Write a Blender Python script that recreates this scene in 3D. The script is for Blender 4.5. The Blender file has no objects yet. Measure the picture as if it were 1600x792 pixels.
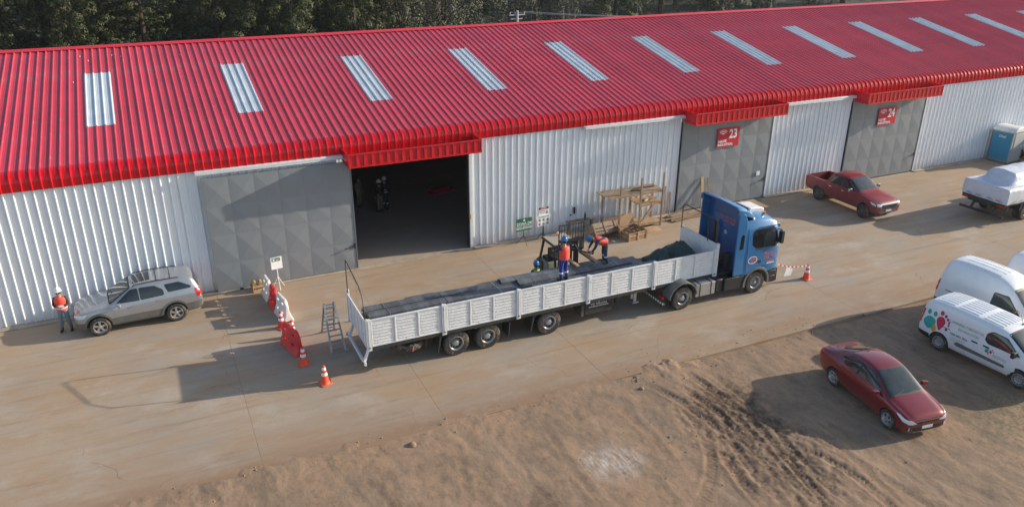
import bpy, bmesh, math, random
import numpy as np
from math import sin, cos, pi, radians as R
from mathutils import Vector as V, Matrix, noise as mnoise
from mathutils.bvhtree import BVHTree
C = bpy.context.scene
COL = C.collection
# ------------------------------------------------------------------ camera, sky, sun, exposure
cam_d = bpy.data.cameras.new('camera'); cam = bpy.data.objects.new('camera', cam_d); COL.objects.link(cam)
C.camera = cam
cam_d.sensor_width = 36; cam_d.lens = 1228.94/1600*36; cam_d.clip_end = 6000; cam_d.clip_start = .1
yaw, pit, rol = .4380, .4052, .0037
fw = V((sin(yaw)*cos(pit), cos(yaw)*cos(pit), -sin(pit))); rt = V((cos(yaw), -sin(yaw), 0)); up = rt.cross(fw)
r2 = cos(rol)*rt+sin(rol)*up; u2 = -sin(rol)*rt+cos(rol)*up
cam.matrix_world = Matrix(((r2.x,u2.x,-fw.x,2.3655),(r2.y,u2.y,-fw.y,-32.736),(r2.z,u2.z,-fw.z,14.787),(0,0,0,1)))
SUN_DIR = V((1, -.17, .36)).normalized(); SUN_EL = math.asin(SUN_DIR.z)   # towards the sun
W = bpy.data.worlds.new('World'); C.world = W; W.use_nodes = True
nt = W.node_tree; bg = nt.nodes['Background']; sk = nt.nodes.new('ShaderNodeTexSky')
sk.sky_type = 'NISHITA'; sk.sun_disc = False; sk.sun_elevation = SUN_EL
sk.sun_rotation = math.atan2(SUN_DIR.x, SUN_DIR.y); sk.air_density = 1.0; sk.dust_density = 1.2; sk.ozone_density = 1.0
nt.links.new(sk.outputs[0], bg.inputs[0]); bg.inputs[1].default_value = .15
sd = bpy.data.lights.new('sun', 'SUN'); sd.energy = 4.5; sd.angle = R(.53); sd.color = (1, .885, .72)
so = bpy.data.objects.new('sun', sd); COL.objects.link(so); so.rotation_euler = SUN_DIR.to_track_quat('Z', 'Y').to_euler()
C.view_settings.view_transform = 'Standard'; C.view_settings.look = 'None'; C.view_settings.gamma = 1
C.view_settings.exposure = .52
random.seed(7); np.random.seed(7)

# ------------------------------------------------------------------ materials
def lin(h):
    return tuple(((int(h[i:i+2],16)/255+.055)/1.055)**2.4 if int(h[i:i+2],16) > 10 else int(h[i:i+2],16)/255/12.92 for i in (0,2,4))
def N(t, typ, **kw):
    n = t.nodes.new('ShaderNode'+typ)
    for k, v in kw.items(): setattr(n, k, v)
    return n
def noise_fac(t, vec, scale, lo=.35, hi=.65, detail=5, rough=.6, vscale=None):
    if vscale:
        mp = N(t, 'Mapping'); mp.inputs['Scale'].default_value = vscale; t.links.new(vec, mp.inputs[0]); vec = mp.outputs[0]
    n = N(t, 'TexNoise'); n.inputs['Scale'].default_value = scale; n.inputs['Detail'].default_value = detail
    n.inputs['Roughness'].default_value = rough
    t.links.new(vec, n.inputs['Vector'])
    m = N(t, 'MapRange'); m.inputs[1].default_value = lo; m.inputs[2].default_value = hi
    t.links.new(n.outputs[0], m.inputs[0]); return m.outputs[0]
def mix(t, f, a, b, typ='MIX'):
    m = N(t, 'Mix', data_type='RGBA', blend_type=typ)
    for s, x in ((0, f), (6, a), (7, b)):
        if hasattr(x, 'links'): t.links.new(x, m.inputs[s])
        else: m.inputs[s].default_value = x if s == 0 else (*x[:3], 1)
    return m.outputs[2]
def mth(t, op, a, b=0.0):
    m = N(t, 'Math', operation=op)
    for s, x in ((0, a), (1, b)):
        if hasattr(x, 'links'): t.links.new(x, m.inputs[s])
        else: m.inputs[s].default_value = x
    return m.outputs[0]
MC = {}
def mat(name, col, rough=.6, metal=0, var=.12, scale=3., bump=0, bscale=40, dust=None, coat=0, spec=.5, obj_var=0, wear=None, emit=None):
    """base colour with two scales of grain; dust=(colour, height, strength) lays settled dust from the ground up; wear=(colour, amount) chips"""
    if name in MC: return MC[name]
    m = bpy.data.materials.new(name); m.use_nodes = True; t = m.node_tree; b = t.nodes['Principled BSDF']
    tc = N(t, 'TexCoord'); vec = tc.outputs['Object']
    c = (*col, 1)
    f = noise_fac(t, vec, scale, .3, .7)
    out = mix(t, f, tuple(x*(1-var) for x in col), tuple(min(1, x*(1+var)) for x in col))
    if obj_var:
        oi = N(t, 'ObjectInfo'); mr = N(t, 'MapRange'); mr.inputs[3].default_value = 1-obj_var; mr.inputs[4].default_value = 1+obj_var
        t.links.new(oi.outputs['Random'], mr.inputs[0])
        cb = N(t, 'CombineColor')
        for i in range(3): t.links.new(mr.outputs[0], cb.inputs[i])
        out = mix(t, 1.0, out, cb.outputs[0], 'MULTIPLY')
    if wear:
        out = mix(t, noise_fac(t, vec, wear[2] if len(wear) > 2 else 9, .66-wear[1], .7-wear[1]*.8, 8, .75), out, wear[0])
    if dust:
        sp = N(t, 'SeparateXYZ'); t.links.new(vec, sp.inputs[0])
        mr = N(t, 'MapRange'); mr.inputs[1].default_value = dust[1]; mr.inputs[2].default_value = 0; mr.inputs[3].default_value = 0; mr.inputs[4].default_value = dust[2]
        t.links.new(sp.outputs[2], mr.inputs[0])
        g = mth(t, 'MULTIPLY', mr.outputs[0], mth(t, 'ADD', noise_fac(t, vec, 6, .2, .8), .35))
        out = mix(t, mth(t, 'MINIMUM', g, .95), out, dust[0])
        rr = mth(t, 'ADD', mth(t, 'MULTIPLY', g, .5), rough); t.links.new(mth(t, 'MINIMUM', rr, .95), b.inputs['Roughness'])
    else:
        rr = mth(t, 'ADD', mth(t, 'MULTIPLY', noise_fac(t, vec, scale*3, .2, .8), .16*min(1, rough*2)), rough-.08*min(1, rough*2)); t.links.new(rr, b.inputs['Roughness'])
    t.links.new(out, b.inputs['Base Color'])
    b.inputs['Metallic'].default_value = metal; b.inputs['Coat Weight'].default_value = coat; b.inputs['Specular IOR Level'].default_value = spec
    b.inputs['Coat Roughness'].default_value = .08
    if emit: b.inputs['Emission Color'].default_value = (*emit[0], 1); b.inputs['Emission Strength'].default_value = emit[1]
    if bump:
        n = N(t, 'TexNoise'); n.inputs['Scale'].default_value = bscale; n.inputs['Detail'].default_value = 6; t.links.new(vec, n.inputs['Vector'])
        bp = N(t, 'Bump'); bp.inputs['Strength'].default_value = bump; bp.inputs['Distance'].default_value = .02
        t.links.new(n.outputs[0], bp.inputs['Height']); t.links.new(bp.outputs[0], b.inputs['Normal'])
    MC[name] = m; return m
DUST = (.30, .225, .155)
def init_mats():
    mat('roof_red', (.55, .047, .076), .45, var=.12, scale=.5, obj_var=.08, spec=.5, wear=((.42,.10,.11), .10, 1.3))
    mat('fascia_red', (.60, .006, .014), .32, var=.08, scale=.8, obj_var=.05)
    mat('ridge_red', (.56, .02, .035), .4, var=.08)
    mat('awning_red', (.56, .010, .018), .42, var=.08)
    mat('wall_white', (.76, .79, .82), .34, var=.05, scale=.7, obj_var=.03, dust=(DUST, .55, .4))
    mat('skylight', (.53, .58, .61), .3, var=.10, scale=1.2, obj_var=.06)
    mat('trim_white', (.66, .68, .70), .4, var=.06)
    mat('gate_grey', (.225, .245, .262), .42, var=.05, scale=.8, obj_var=.04)
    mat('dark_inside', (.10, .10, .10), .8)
    mat('unused_floor', (.14, .13, .12), .75, var=.2, scale=1.5)
    mat('steel_dark', (.06, .062, .066), .5, metal=.6, var=.3)
    mat('galv', (.45, .46, .47), .4, metal=.7, var=.15)
    mat('black_plastic', (.018, .018, .02), .55)
    mat('rubber', (.03, .029, .028), .85, var=.3, scale=12, dust=(DUST, .5, .35), bump=.15)
    mat('tyre', (.028, .027, .026), .85, var=.3, scale=10, wear=((.16,.125,.09), .16, 3), bump=.2)
    mat('rim_alloy', (.48, .48, .48), .35, metal=.7, var=.1, wear=((.2,.16,.12), .06, 8))
    mat('rim_dark', (.14, .14, .145), .45, metal=.6, var=.15, wear=((.2,.16,.12), .08, 8))
    mat('rim_steel', (.34, .34, .345), .5, metal=.5, var=.15, wear=((.2,.16,.12), .1, 8))
    mat('glass_dark', (.012, .015, .017), .06, var=.3, spec=.6, coat=.5)
    mat('glass_grey', (.030, .040, .042), .10, var=.35, spec=.6, coat=.4)
    mat('lamp_clear', (.62, .64, .66), .12, var=.1, coat=1)
    mat('lamp_red', (.45, .012, .012), .2, coat=.8)
    mat('lamp_amber', (.7, .22, .03), .25, coat=.6)
    mat('chrome', (.7, .7, .7), .16, metal=1, var=.05)
    mat('plate_white', (.7, .7, .68), .4)
    mat('ink_black', (.02, .02, .02), .5)
    mat('cladding', (.12, .118, .112), .6, var=.15, dust=(DUST, .75, .3))
    mat('paint_silver', (.36, .375, .40), .3, metal=.55, var=.05, coat=.6, dust=(DUST, .9, .25))
    mat('paint_red', (.185, .009, .014), .28, metal=.2, var=.08, coat=.7, dust=(DUST, .62, .35))
    mat('paint_maroon', (.24, .014, .024), .40, metal=.2, var=.12, coat=.35, dust=((.19,.10,.085), 1.35, .95))
    mat('bed_inside', (.16, .012, .018), .6, var=.2)
    mat('paint_white', (.72, .735, .75), .32, var=.04, coat=.5, dust=(DUST, .7, .5))
    mat('paint_white_clean', (.74, .75, .765), .3, var=.04, coat=.5, dust=(DUST, .5, .35))
    mat('truck_blue', (.032, .155, .355), .30, metal=.05, var=.08, coat=.6, dust=(DUST, 1.1, .2))
    mat('truck_blue_shaded', (.012, .075, .22), .4, var=.1, coat=.3)  # cab blue darkened: shade of the recessed rear wall put into the colour
    mat('chassis', (.035, .034, .033), .7, var=.3, scale=8, dust=(DUST, .9, .5))
    mat('trailer_white', (.66, .67, .68), .5, var=.08, scale=5, wear=((.30,.27,.24), .06, 7), bump=.25, bscale=18)
    mat('trailer_bed', (.13, .11, .09), .8, var=.3)
    mat('steel_load', (.135, .148, .158), .45, metal=.2, var=.35, scale=6, obj_var=.25)
    mat('strap_metal', (.35, .36, .36), .35, metal=.7)
    mat('rust_tube', (.09, .06, .05), .6, metal=.3, var=.3)
    mat('tarp_green', (.022, .046, .040), .55, var=.3, bump=.4, bscale=20)
    mat('tarp_white', (.58, .60, .66), .42, var=.10, scale=2, bump=.35, bscale=9, wear=((.35,.34,.34), .04, 3))
    mat('cone_orange', (.82, .075, .02), .45, var=.08, dust=(DUST, .12, .5))
    mat('cone_red', (.75, .03, .025), .45, var=.08, dust=(DUST, .12, .5))
    mat('reflective', (.80, .80, .80), .4, var=.06)
    mat('barrier_red', (.62, .022, .03), .42, var=.08, dust=(DUST, .35, .35))
    mat('barrier_white', (.76, .74, .70), .45, var=.06, dust=(DUST, .4, .5))
    mat('wood', (.36, .235, .135), .8, var=.25, scale=4, obj_var=.18, bump=.3, bscale=25)
    mat('wood_old', (.25, .185, .125), .85, var=.3, scale=4, obj_var=.25, bump=.3, bscale=25)
    mat('wood_dark', (.09, .06, .045), .85, var=.3, obj_var=.2)
    mat('plywood', (.42, .27, .16), .75, var=.2, scale=2)
    mat('sign_green', (.012, .12, .075), .45, var=.05)
    mat('sign_red', (.52, .012, .035), .45, var=.05)
    mat('sign_white', (.76, .77, .78), .45, var=.04)
    mat('print_red', (.6, .02, .03), .5)
    mat('print_grey', (.35, .40, .38), .5)
    mat('print_teal', (.01, .33, .32), .45)
    mat('print_crimson', (.58, .012, .06), .45)
    mat('print_plum', (.33, .015, .12), .45)
    mat('print_ochre', (.66, .33, .03), .45)
    mat('print_coral', (.62, .16, .14), .5)
    mat('toilet_blue', (.02, .22, .38), .5, var=.08, dust=(DUST, .5, .3))
    mat('toilet_grey', (.36, .37, .37), .55, var=.08)
    mat('toilet_roof', (.66, .67, .66), .5)
    mat('skin', (.42, .24, .16), .55, var=.08)
    mat('hair', (.02, .014, .01), .7)
    mat('vest_red', (.85, .075, .045), .65, var=.08, scale=14)
    mat('vest_lime', (.35, .75, .10), .65, var=.08, scale=14)
    mat('cloth_navy', (.020, .030, .075), .8, var=.2, scale=12)
    mat('cloth_blue', (.020, .040, .22), .75, var=.2, scale=12)
    mat('cloth_grey', (.05, .055, .07), .8, var=.2, scale=12)
    mat('cloth_black', (.018, .018, .02), .8, var=.2, scale=12)
    mat('jeans', (.17, .22, .26), .8, var=.2, scale=12)
    mat('khaki', (.20, .17, .13), .8, var=.2, scale=12)
    mat('helmet_white', (.8, .8, .8), .3)
    mat('helmet_blue', (.03, .17, .42), .3)
    mat('boot', (.025, .022, .02), .7)
    mat('fork_body', (.20, .23, .17), .5, var=.15, dust=(DUST, 1.2, .5))
    mat('fork_dark', (.035, .037, .04), .55, var=.3)
    mat('fork_roof', (.36, .31, .24), .7, var=.15)
    mat('beacon', (.9, .3, .06), .25, coat=.5, emit=((1., .35, .08), .12))
    mat('aluminium', (.36, .37, .38), .4, metal=.6, var=.1)
    mat('bark', (.045, .034, .026), .9, var=.3, scale=6, bump=.5, bscale=15)
    mat('bark_pale', (.13, .11, .09), .9, var=.35, scale=3, bump=.3)
    mat('pole_concrete', (.42, .42, .42), .8)
    mat('paper', (.7, .71, .74), .6)
    mat('battery_tray', (.45, .30, .12), .7, var=.25)
init_mats()
def leaf_mat(name, col, col2, trans=.25):
    m = bpy.data.materials.new(name); m.use_nodes = True; t = m.node_tree; b = t.nodes['Principled BSDF']
    tc = N(t, 'TexCoord'); oi = N(t, 'ObjectInfo')
    f = noise_fac(t, tc.outputs['Object'], .9, .3, .7); c = mix(t, f, col, col2)
    mr = N(t, 'MapRange'); mr.inputs[3].default_value = .75; mr.inputs[4].default_value = 1.25; t.links.new(oi.outputs['Random'], mr.inputs[0])
    cb = N(t, 'CombineColor')
    for i in range(3): t.links.new(mr.outputs[0], cb.inputs[i])
    c = mix(t, 1.0, c, cb.outputs[0], 'MULTIPLY')
    t.links.new(c, b.inputs['Base Color']); b.inputs['Roughness'].default_value = .65; b.inputs['Specular IOR Level'].default_value = .3
    MC[name] = m
leaf_mat('leaf_conifer', (.026, .038, .014), (.078, .090, .030))
leaf_mat('leaf_grey_hazed', (.062, .072, .045), (.135, .140, .090))  # grey green leaves, lightened to put some haze into their colour
leaf_mat('leaf_olive_hazed', (.085, .105, .050), (.150, .165, .085))  # paler olive: haze over the distant trees is put into the leaf colour

# ------------------------------------------------------------------ mesh building
class MB:
    def __init__(s): s.v = []; s.f = []; s.m = []
    def add(s, vs, fs, m=0):
        o = len(s.v); s.v += [tuple(v) for v in vs]; s.f += [tuple(i+o for i in f) for f in fs]; s.m += [m]*len(fs)
    def bx(s, x0, x1, y0, y1, z0, z1, m=0, M=None):
        vs = [V((x, y, z)) for x in (x0, x1) for y in (y0, y1) for z in (z0, z1)]
        if M: vs = [M @ v for v in vs]
        s.add(vs, [(0,1,3,2),(4,6,7,5),(0,4,5,1),(2,3,7,6),(0,2,6,4),(1,5,7,3)], m)
    def box(s, c, d, m=0, rz=0, rx=0, ry=0):
        M = Matrix.Translation(c) @ Matrix.Rotation(rz,4,'Z') @ Matrix.Rotation(ry,4,'Y') @ Matrix.Rotation(rx,4,'X')
        s.bx(-d[0]/2, d[0]/2, -d[1]/2, d[1]/2, -d[2]/2, d[2]/2, m, M)
    def beam(s, a, b, w, h, m=0, upv=(0,0,1)):
        a = V(a); b = V(b); d = b-a; L = d.length; d.normalize(); u = V(upv)
        if abs(d.dot(u)) > .99: u = V((0,1,0))
        r = d.cross(u).normalized(); u = r.cross(d)
        M = Matrix(((d.x,r.x,u.x,a.x),(d.y,r.y,u.y,a.y),(d.z,r.z,u.z,a.z),(0,0,0,1)))
        s.bx(0, L, -w/2, w/2, -h/2, h/2, m, M)
    def cyl(s, a, b, r0, r1=None, n=14, m=0, cap=True):
        a = V(a); b = V(b); r1 = r0 if r1 is None else r1; d = (b-a).normalized(); u = V((0,0,1)) if abs(d.z) < .9 else V((1,0,0))
        x = d.cross(u).normalized(); y = d.cross(x)
        vs = [a+(x*cos(2*pi*i/n)+y*sin(2*pi*i/n))*r0 for i in range(n)]+[b+(x*cos(2*pi*i/n)+y*sin(2*pi*i/n))*r1 for i in range(n)]
        fs = [(i, n+i, n+(i+1)%n, (i+1)%n) for i in range(n)]
        if cap: fs += [tuple(range(n)), tuple(range(2*n-1, n-1, -1))]
        s.add(vs, fs, m)
    def tube(s, pts, r, n=8, m=0):
        pts = [V(p) for p in pts]; rr = r if isinstance(r, (list, tuple)) else [r]*len(pts); rings = []
        for i, p in enumerate(pts):
            d = (pts[min(i+1, len(pts)-1)]-pts[max(i-1, 0)]).normalized(); u = V((0,0,1)) if abs(d.z) < .95 else V((1,0,0))
            x = d.cross(u).normalized(); y = d.cross(x)
            rings.append([p+(x*cos(2*pi*k/n)+y*sin(2*pi*k/n))*rr[i] for k in range(n)])
        s.loft(rings, m, close=True, caps=True)
    def loft(s, rings, m=0, close=True, caps=False):
        n = len(rings[0]); vs = [v for r in rings for v in r]; fs = []
        for i in range(len(rings)-1):
            for k in range(n if close else n-1):
                k2 = (k+1) % n; fs.append((i*n+k, i*n+k2, (i+1)*n+k2, (i+1)*n+k))
        if caps: fs += [tuple(range(n-1, -1, -1)), tuple(range((len(rings)-1)*n, len(rings)*n))]
        s.add(vs, fs, m)
    def lathe(s, prof, n=20, m=0, org=(0,0,0), axis='Z', caps='both'):
        """prof: list of (r, h)"""
        rings = []
        for r, h in prof:
            ring = []
            for k in range(n):
                a = 2*pi*k/n; p = (r*cos(a), r*sin(a), h)
                if axis == 'Y': p = (p[0], p[2], p[1])
                elif axis == 'X': p = (p[2], p[0], p[1])
                ring.append((p[0]+org[0], p[1]+org[1], p[2]+org[2]))
            rings.append(ring)
        s.loft(rings, m, True, caps == 'both')
        if caps == 'end': s.add(rings[-1], [tuple(range(n))], m)
    def prism(s, poly, ax, a, b, m=0):
        def P(u, v, w): return {'x': (w,u,v), 'y': (u,w,v), 'z': (u,v,w)}[ax]
        n = len(poly); s.add([P(u,v,a) for u,v in poly]+[P(u,v,b) for u,v in poly], [tuple(range(n)), tuple(range(2*n-1,n-1,-1))]+[(i,(i+1)%n,n+(i+1)%n,n+i) for i in range(n)], m)
    def mesh(s, name, mats, smooth=None):
        me = bpy.data.meshes.new(name); me.from_pydata(s.v, [], s.f); mats = mats if isinstance(mats, (list, tuple)) else [mats]
        for k in mats: me.materials.append(MC[k])
        me.polygons.foreach_set('material_index', s.m); fix_normals(me)
        if smooth: shade(me, smooth)
        return me
    def build(s, name, mats, parent=None, smooth=None, bevel=0, loc=None, rz=0, seg=2, label=None):
        o = link(name, s.mesh(name, mats, smooth), parent)
        if loc: o.location = loc
        if rz: o.rotation_euler = (0,0,rz)
        if bevel:
            b = o.modifiers.new('bevel', 'BEVEL'); b.width = bevel; b.segments = seg; b.limit_method = 'ANGLE'; b.angle_limit = R(40)
            if not smooth: shade(o.data, 45)
        if label: o['label'] = label
        return o
def fix_normals(me):
    b = bmesh.new(); b.from_mesh(me); bmesh.ops.recalc_face_normals(b, faces=b.faces); b.to_mesh(me); b.free()
def shade(me, ang):
    me.polygons.foreach_set('use_smooth', [True]*len(me.polygons)); me.set_sharp_from_angle(angle=R(ang))
def link(name, me, parent=None):
    o = bpy.data.objects.new(name, me); COL.objects.link(o); o.parent = parent; return o
def tag(o, label, cat, group=None):
    o['label'] = label; o['category'] = cat
    if group: o['group'] = group
    return o
def thing(name, label, cat, loc=(0,0,0), rz=0, group=None):
    o = bpy.data.objects.new(name, None); COL.objects.link(o); o.location = loc; o.rotation_euler = (0,0,rz); o.empty_display_size = .3
    return tag(o, label, cat, group)
def struct(o, kind='structure'): o['kind'] = kind; return o
def dup(root, loc, rz=None, label=None, group=None, scale=None):
    def cp(o, par):
        c = o.copy(); COL.objects.link(c); c.parent = par
        for ch in o.children: cp(ch, c)
        return c
    r = cp(root, None); r.location = loc
    if rz is not None: r.rotation_euler = (0,0,rz)
    if label: r['label'] = label
    if group: r['group'] = group
    if scale: r.scale = scale
    return r
def evald(o):
    """mesh with modifiers applied; the temporary object is removed"""
    dg = bpy.context.evaluated_depsgraph_get(); me = bpy.data.meshes.new_from_object(o.evaluated_get(dg), depsgraph=dg)
    bpy.data.objects.remove(o); return me
def text_mesh(body, size, bold=0, italic=0, align='CENTER', sx=1., ext=.002):
    cu = bpy.data.curves.new('t', 'FONT'); cu.body = body; cu.size = size; cu.align_x = align; cu.align_y = 'CENTER'; cu.offset = bold*size; cu.shear = italic
    cu.extrude = ext; cu.resolution_u = 3
    o = bpy.data.objects.new('t', cu); COL.objects.link(o); bpy.context.view_layer.update(); me = evald(o)
    for v in me.vertices: v.co.x *= sx
    return me
def text(name, body, size, m, parent, M, **kw):
    """M maps text plane (x right, y up, z out) to the parent's space"""
    me = text_mesh(body, size, **kw); me.transform(M); me.materials.clear(); me.materials.append(MC[m]); return link(name, me, parent)
def plane_M(org, right, upv):
    r = V(right).normalized(); u = V(upv).normalized(); n = r.cross(u)
    return Matrix(((r.x,u.x,n.x,org[0]),(r.y,u.y,n.y,org[1]),(r.z,u.z,n.z,org[2]),(0,0,0,1)))
def ell(cx, cy, a, b, n=20, rot=0, sharp=0):
    return [(cx+a*cos(t)*cos(rot)-b*sin(t)*sin(rot), cy+a*cos(t)*sin(rot)+b*sin(t)*cos(rot)) for t in (2*pi*i/n for i in range(n))]
def rnd(poly, r, n=3):
    out = []
    for i, p in enumerate(poly):
        p = V(p).to_2d() if len(p) > 2 else V((p[0], p[1])); a = V(poly[i-1][:2]); b = V(poly[(i+1) % len(poly)][:2])
        da = (a-p); db = (b-p); q = min(r, da.length*.45, db.length*.45); A = p+da.normalized()*q; B = p+db.normalized()*q
        for k in range(n+1):
            t = k/n; out.append(tuple(A*(1-t)**2+p*2*t*(1-t)+B*t*t))
    return out
# ================================================================== GROUND
def concrete_mat(name, inside=False):
    m = bpy.data.materials.new(name); m.use_nodes = True; t = m.node_tree; b = t.nodes['Principled BSDF']
    tc = N(t, 'TexCoord'); v = tc.outputs['Object']
    c = mix(t, noise_fac(t, v, .20, .40, .60, 5, .6), (.395,.308,.225), (.34,.30,.25))
    c = mix(t, noise_fac(t, v, .9, .42, .66, 7, .68, (.30,1.1,1)), c, (.365,.250,.155))                # dust dragged along the driving direction
    c = mix(t, mth(t, 'MULTIPLY', noise_fac(t, v, 1.5, .54, .70, 8, .72, (.15,1.5,1)), .85), c, (.265,.18,.115))
    c = mix(t, mth(t, 'MULTIPLY', noise_fac(t, v, .5, .52, .66, 6, .7, (.6,1,1)), .8), c, (.43,.375,.31))             # paler bare patches
    c = mix(t, mth(t, 'MULTIPLY', noise_fac(t, v, 6, .56, .70, 9, .78), .6), c, (.22,.155,.105))
    c = mix(t, mth(t, 'MULTIPLY', noise_fac(t, v, 2.2, .60, .70, 9, .8, (.7,1.2,1)), .55), c, (.46,.33,.22))
    c = mix(t, mth(t, 'MULTIPLY', noise_fac(t, v, 55, .35, .7, 3), .25), c, (.20,.15,.105))
    c = mix(t, mth(t, 'MULTIPLY', noise_fac(t, v, 1.0, .57, .66, 5, .6, (.045,3.2,1)), .32), c, (.20,.155,.12))        # tyre tracks along the yard
    c = mix(t, mth(t, 'MULTIPLY', noise_fac(t, v, 18, .62, .70, 6, .75), .7), c, (.17,.125,.09))                        # grit and droppings
    vo = N(t, 'TexVoronoi', feature='DISTANCE_TO_EDGE'); vo.inputs['Scale'].default_value = .17
    wn = N(t, 'TexNoise'); wn.inputs['Scale'].default_value = .8; wn.inputs['Detail'].default_value = 6; t.links.new(v, wn.inputs['Vector'])
    ad = N(t, 'MixRGB'); ad.blend_type = 'ADD'; ad.inputs[0].default_value = .9; t.links.new(v, ad.inputs[1]); t.links.new(wn.outputs['Color'], ad.inputs[2]); t.links.new(ad.outputs[0], vo.inputs['Vector'])
    ck = N(t, 'MapRange'); ck.inputs[1].default_value = .0022; ck.inputs[2].default_value = .0008; t.links.new(vo.outputs[0], ck.inputs[0])
    c = mix(t, mth(t, 'MULTIPLY', mth(t, 'MULTIPLY', ck.outputs[0], noise_fac(t, v, .3, .5, .56, 3)), .6), c, (.13,.10,.075))   # hairline cracks
    sp = N(t, 'SeparateXYZ'); t.links.new(v, sp.inputs[0])
    g = N(t, 'MapRange'); g.inputs[1].default_value = -10.2; g.inputs[2].default_value = -13.2; t.links.new(sp.outputs[1], g.inputs[0])
    c = mix(t, mth(t, 'MULTIPLY', g.outputs[0], noise_fac(t, v, 1.3, .3, .62, 7, .7, (.5,1.2,1))), c, (.275,.180,.115))
    ge = N(t, 'MapRange'); ge.inputs[1].default_value = -12.1; ge.inputs[2].default_value = -13.0; t.links.new(sp.outputs[1], ge.inputs[0])
    gx_ = N(t, 'MapRange'); gx_.inputs[1].default_value = 18.8; gx_.inputs[2].default_value = 15.5; t.links.new(sp.outputs[0], gx_.inputs[0])
    c = mix(t, mth(t, 'MINIMUM', mth(t, 'MULTIPLY', mth(t, 'MULTIPLY', ge.outputs[0], gx_.outputs[0]), mth(t, 'ADD', noise_fac(t, v, 2.2, .35, .6, 8, .7), .55)), 1.0), c, (.27,.175,.112))   # soil tracked over the edge
    g2 = N(t, 'MapRange'); g2.inputs[1].default_value = -4; g2.inputs[2].default_value = -.2; t.links.new(sp.outputs[1], g2.inputs[0])
    c = mix(t, mth(t, 'MULTIPLY', mth(t, 'MULTIPLY', g2.outputs[0], noise_fac(t, v, .8, .3, .6, 7, .7, (.5,1.2,1))), .7), c, (.37,.26,.165))
    if inside: c = mix(t, .35, c, (.42,.41,.39))
    t.links.new(c, b.inputs['Base Color']); b.inputs['Roughness'].default_value = .85; b.inputs['Specular IOR Level'].default_value = .25
    n = N(t, 'TexNoise'); n.inputs['Scale'].default_value = 9; n.inputs['Detail'].default_value = 8; t.links.new(v, n.inputs['Vector'])
    bp = N(t, 'Bump'); bp.inputs['Strength'].default_value = .25; bp.inputs['Distance'].default_value = .012; t.links.new(n.outputs[0], bp.inputs['Height']); t.links.new(bp.outputs[0], b.inputs['Normal'])
    MC[name] = m
concrete_mat('concrete'); concrete_mat('concrete_inside', True)
def dirt_mat():
    m = bpy.data.materials.new('dirt'); m.use_nodes = True; t = m.node_tree; b = t.nodes['Principled BSDF']
    tc = N(t, 'TexCoord'); v = tc.outputs['Object']
    at = N(t, 'Attribute'); at.attribute_name = 'marks'; sc_ = N(t, 'SeparateColor'); t.links.new(at.outputs['Color'], sc_.inputs[0])
    c = mix(t, noise_fac(t, v, .35, .42, .58, 7, .65), (.292,.196,.128), (.222,.160,.112))
    c = mix(t, noise_fac(t, v, 1.1, .45, .7, 8, .7, (1.2,.4,1)), c, (.345,.228,.148))
    c = mix(t, mth(t, 'MULTIPLY', noise_fac(t, v, 3.2, .5, .74, 8, .75), .8), c, (.155,.10,.066))
    c = mix(t, mth(t, 'MULTIPLY', noise_fac(t, v, 26, .52, .75, 6, .7), .35), c, (.135,.09,.06))
    c = mix(t, mth(t, 'MULTIPLY', noise_fac(t, v, 1.3, .52, .66, 8, .72, (1.6,.22,1)), .7), c, (.36,.25,.165))   # dry dragged streaks
    c = mix(t, mth(t, 'MULTIPLY', noise_fac(t, v, .8, .53, .66, 9, .75, (1.2,.5,1)), .75), c, (.160,.113,.078))
    c = mix(t, mth(t, 'MULTIPLY', noise_fac(t, v, 45, .6, .7, 3, .7), .45), c, (.36,.27,.20))
    wet = mth(t, 'MULTIPLY', sc_.outputs[0], mth(t, 'ADD', mth(t, 'MULTIPLY', noise_fac(t, v, 5, .40, .60, 9, .75), 1.1), .30))
    c = mix(t, mth(t, 'MINIMUM', wet, .96), c, (.092,.060,.039))                                   # wet churned soil
    lime = mth(t, 'MULTIPLY', sc_.outputs[1], noise_fac(t, v, 3.6, .44, .56, 10, .8, (2.6,.55,1)))
    c = mix(t, lime, c, (.44,.40,.36))                                                              # spilled lime
    gr = mth(t, 'MULTIPLY', sc_.outputs[2], noise_fac(t, v, 9, .42, .62, 6, .7))
    c = mix(t, gr, c, (.095,.105,.045))
    t.links.new(c, b.inputs['Base Color']); b.inputs['Roughness'].default_value = .9; b.inputs['Specular IOR Level'].default_value = .2
    n = N(t, 'TexNoise'); n.inputs['Scale'].default_value = 11; n.inputs['Detail'].default_value = 12; n.inputs['Roughness'].default_value = .7; t.links.new(v, n.inputs['Vector'])
    bp = N(t, 'Bump'); bp.inputs['Strength'].default_value = .5; bp.inputs['Distance'].default_value = .03; t.links.new(n.outputs[0], bp.inputs['Height']); t.links.new(bp.outputs[0], b.inputs['Normal'])
    MC['dirt'] = m
dirt_mat()
mat('terrain', (.045, .045, .028), .95, var=.4, scale=.05, bump=.3, bscale=2)
# far terrain, a sheet to the horizon that stays below the yard
b_ = MB(); xs = [-3000,-900,-300,-120,-60,-20,20,60,100,160,300,900,3000]
for i in range(len(xs)-1):
    for j in range(len(xs)-1):
        b_.add([(x, y, -.32) for x, y in ((xs[i],xs[j]),(xs[i+1],xs[j]),(xs[i+1],xs[j+1]),(xs[i],xs[j+1]))], [(0,1,2,3)])
struct(b_.build('ground', 'terrain'))
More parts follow.
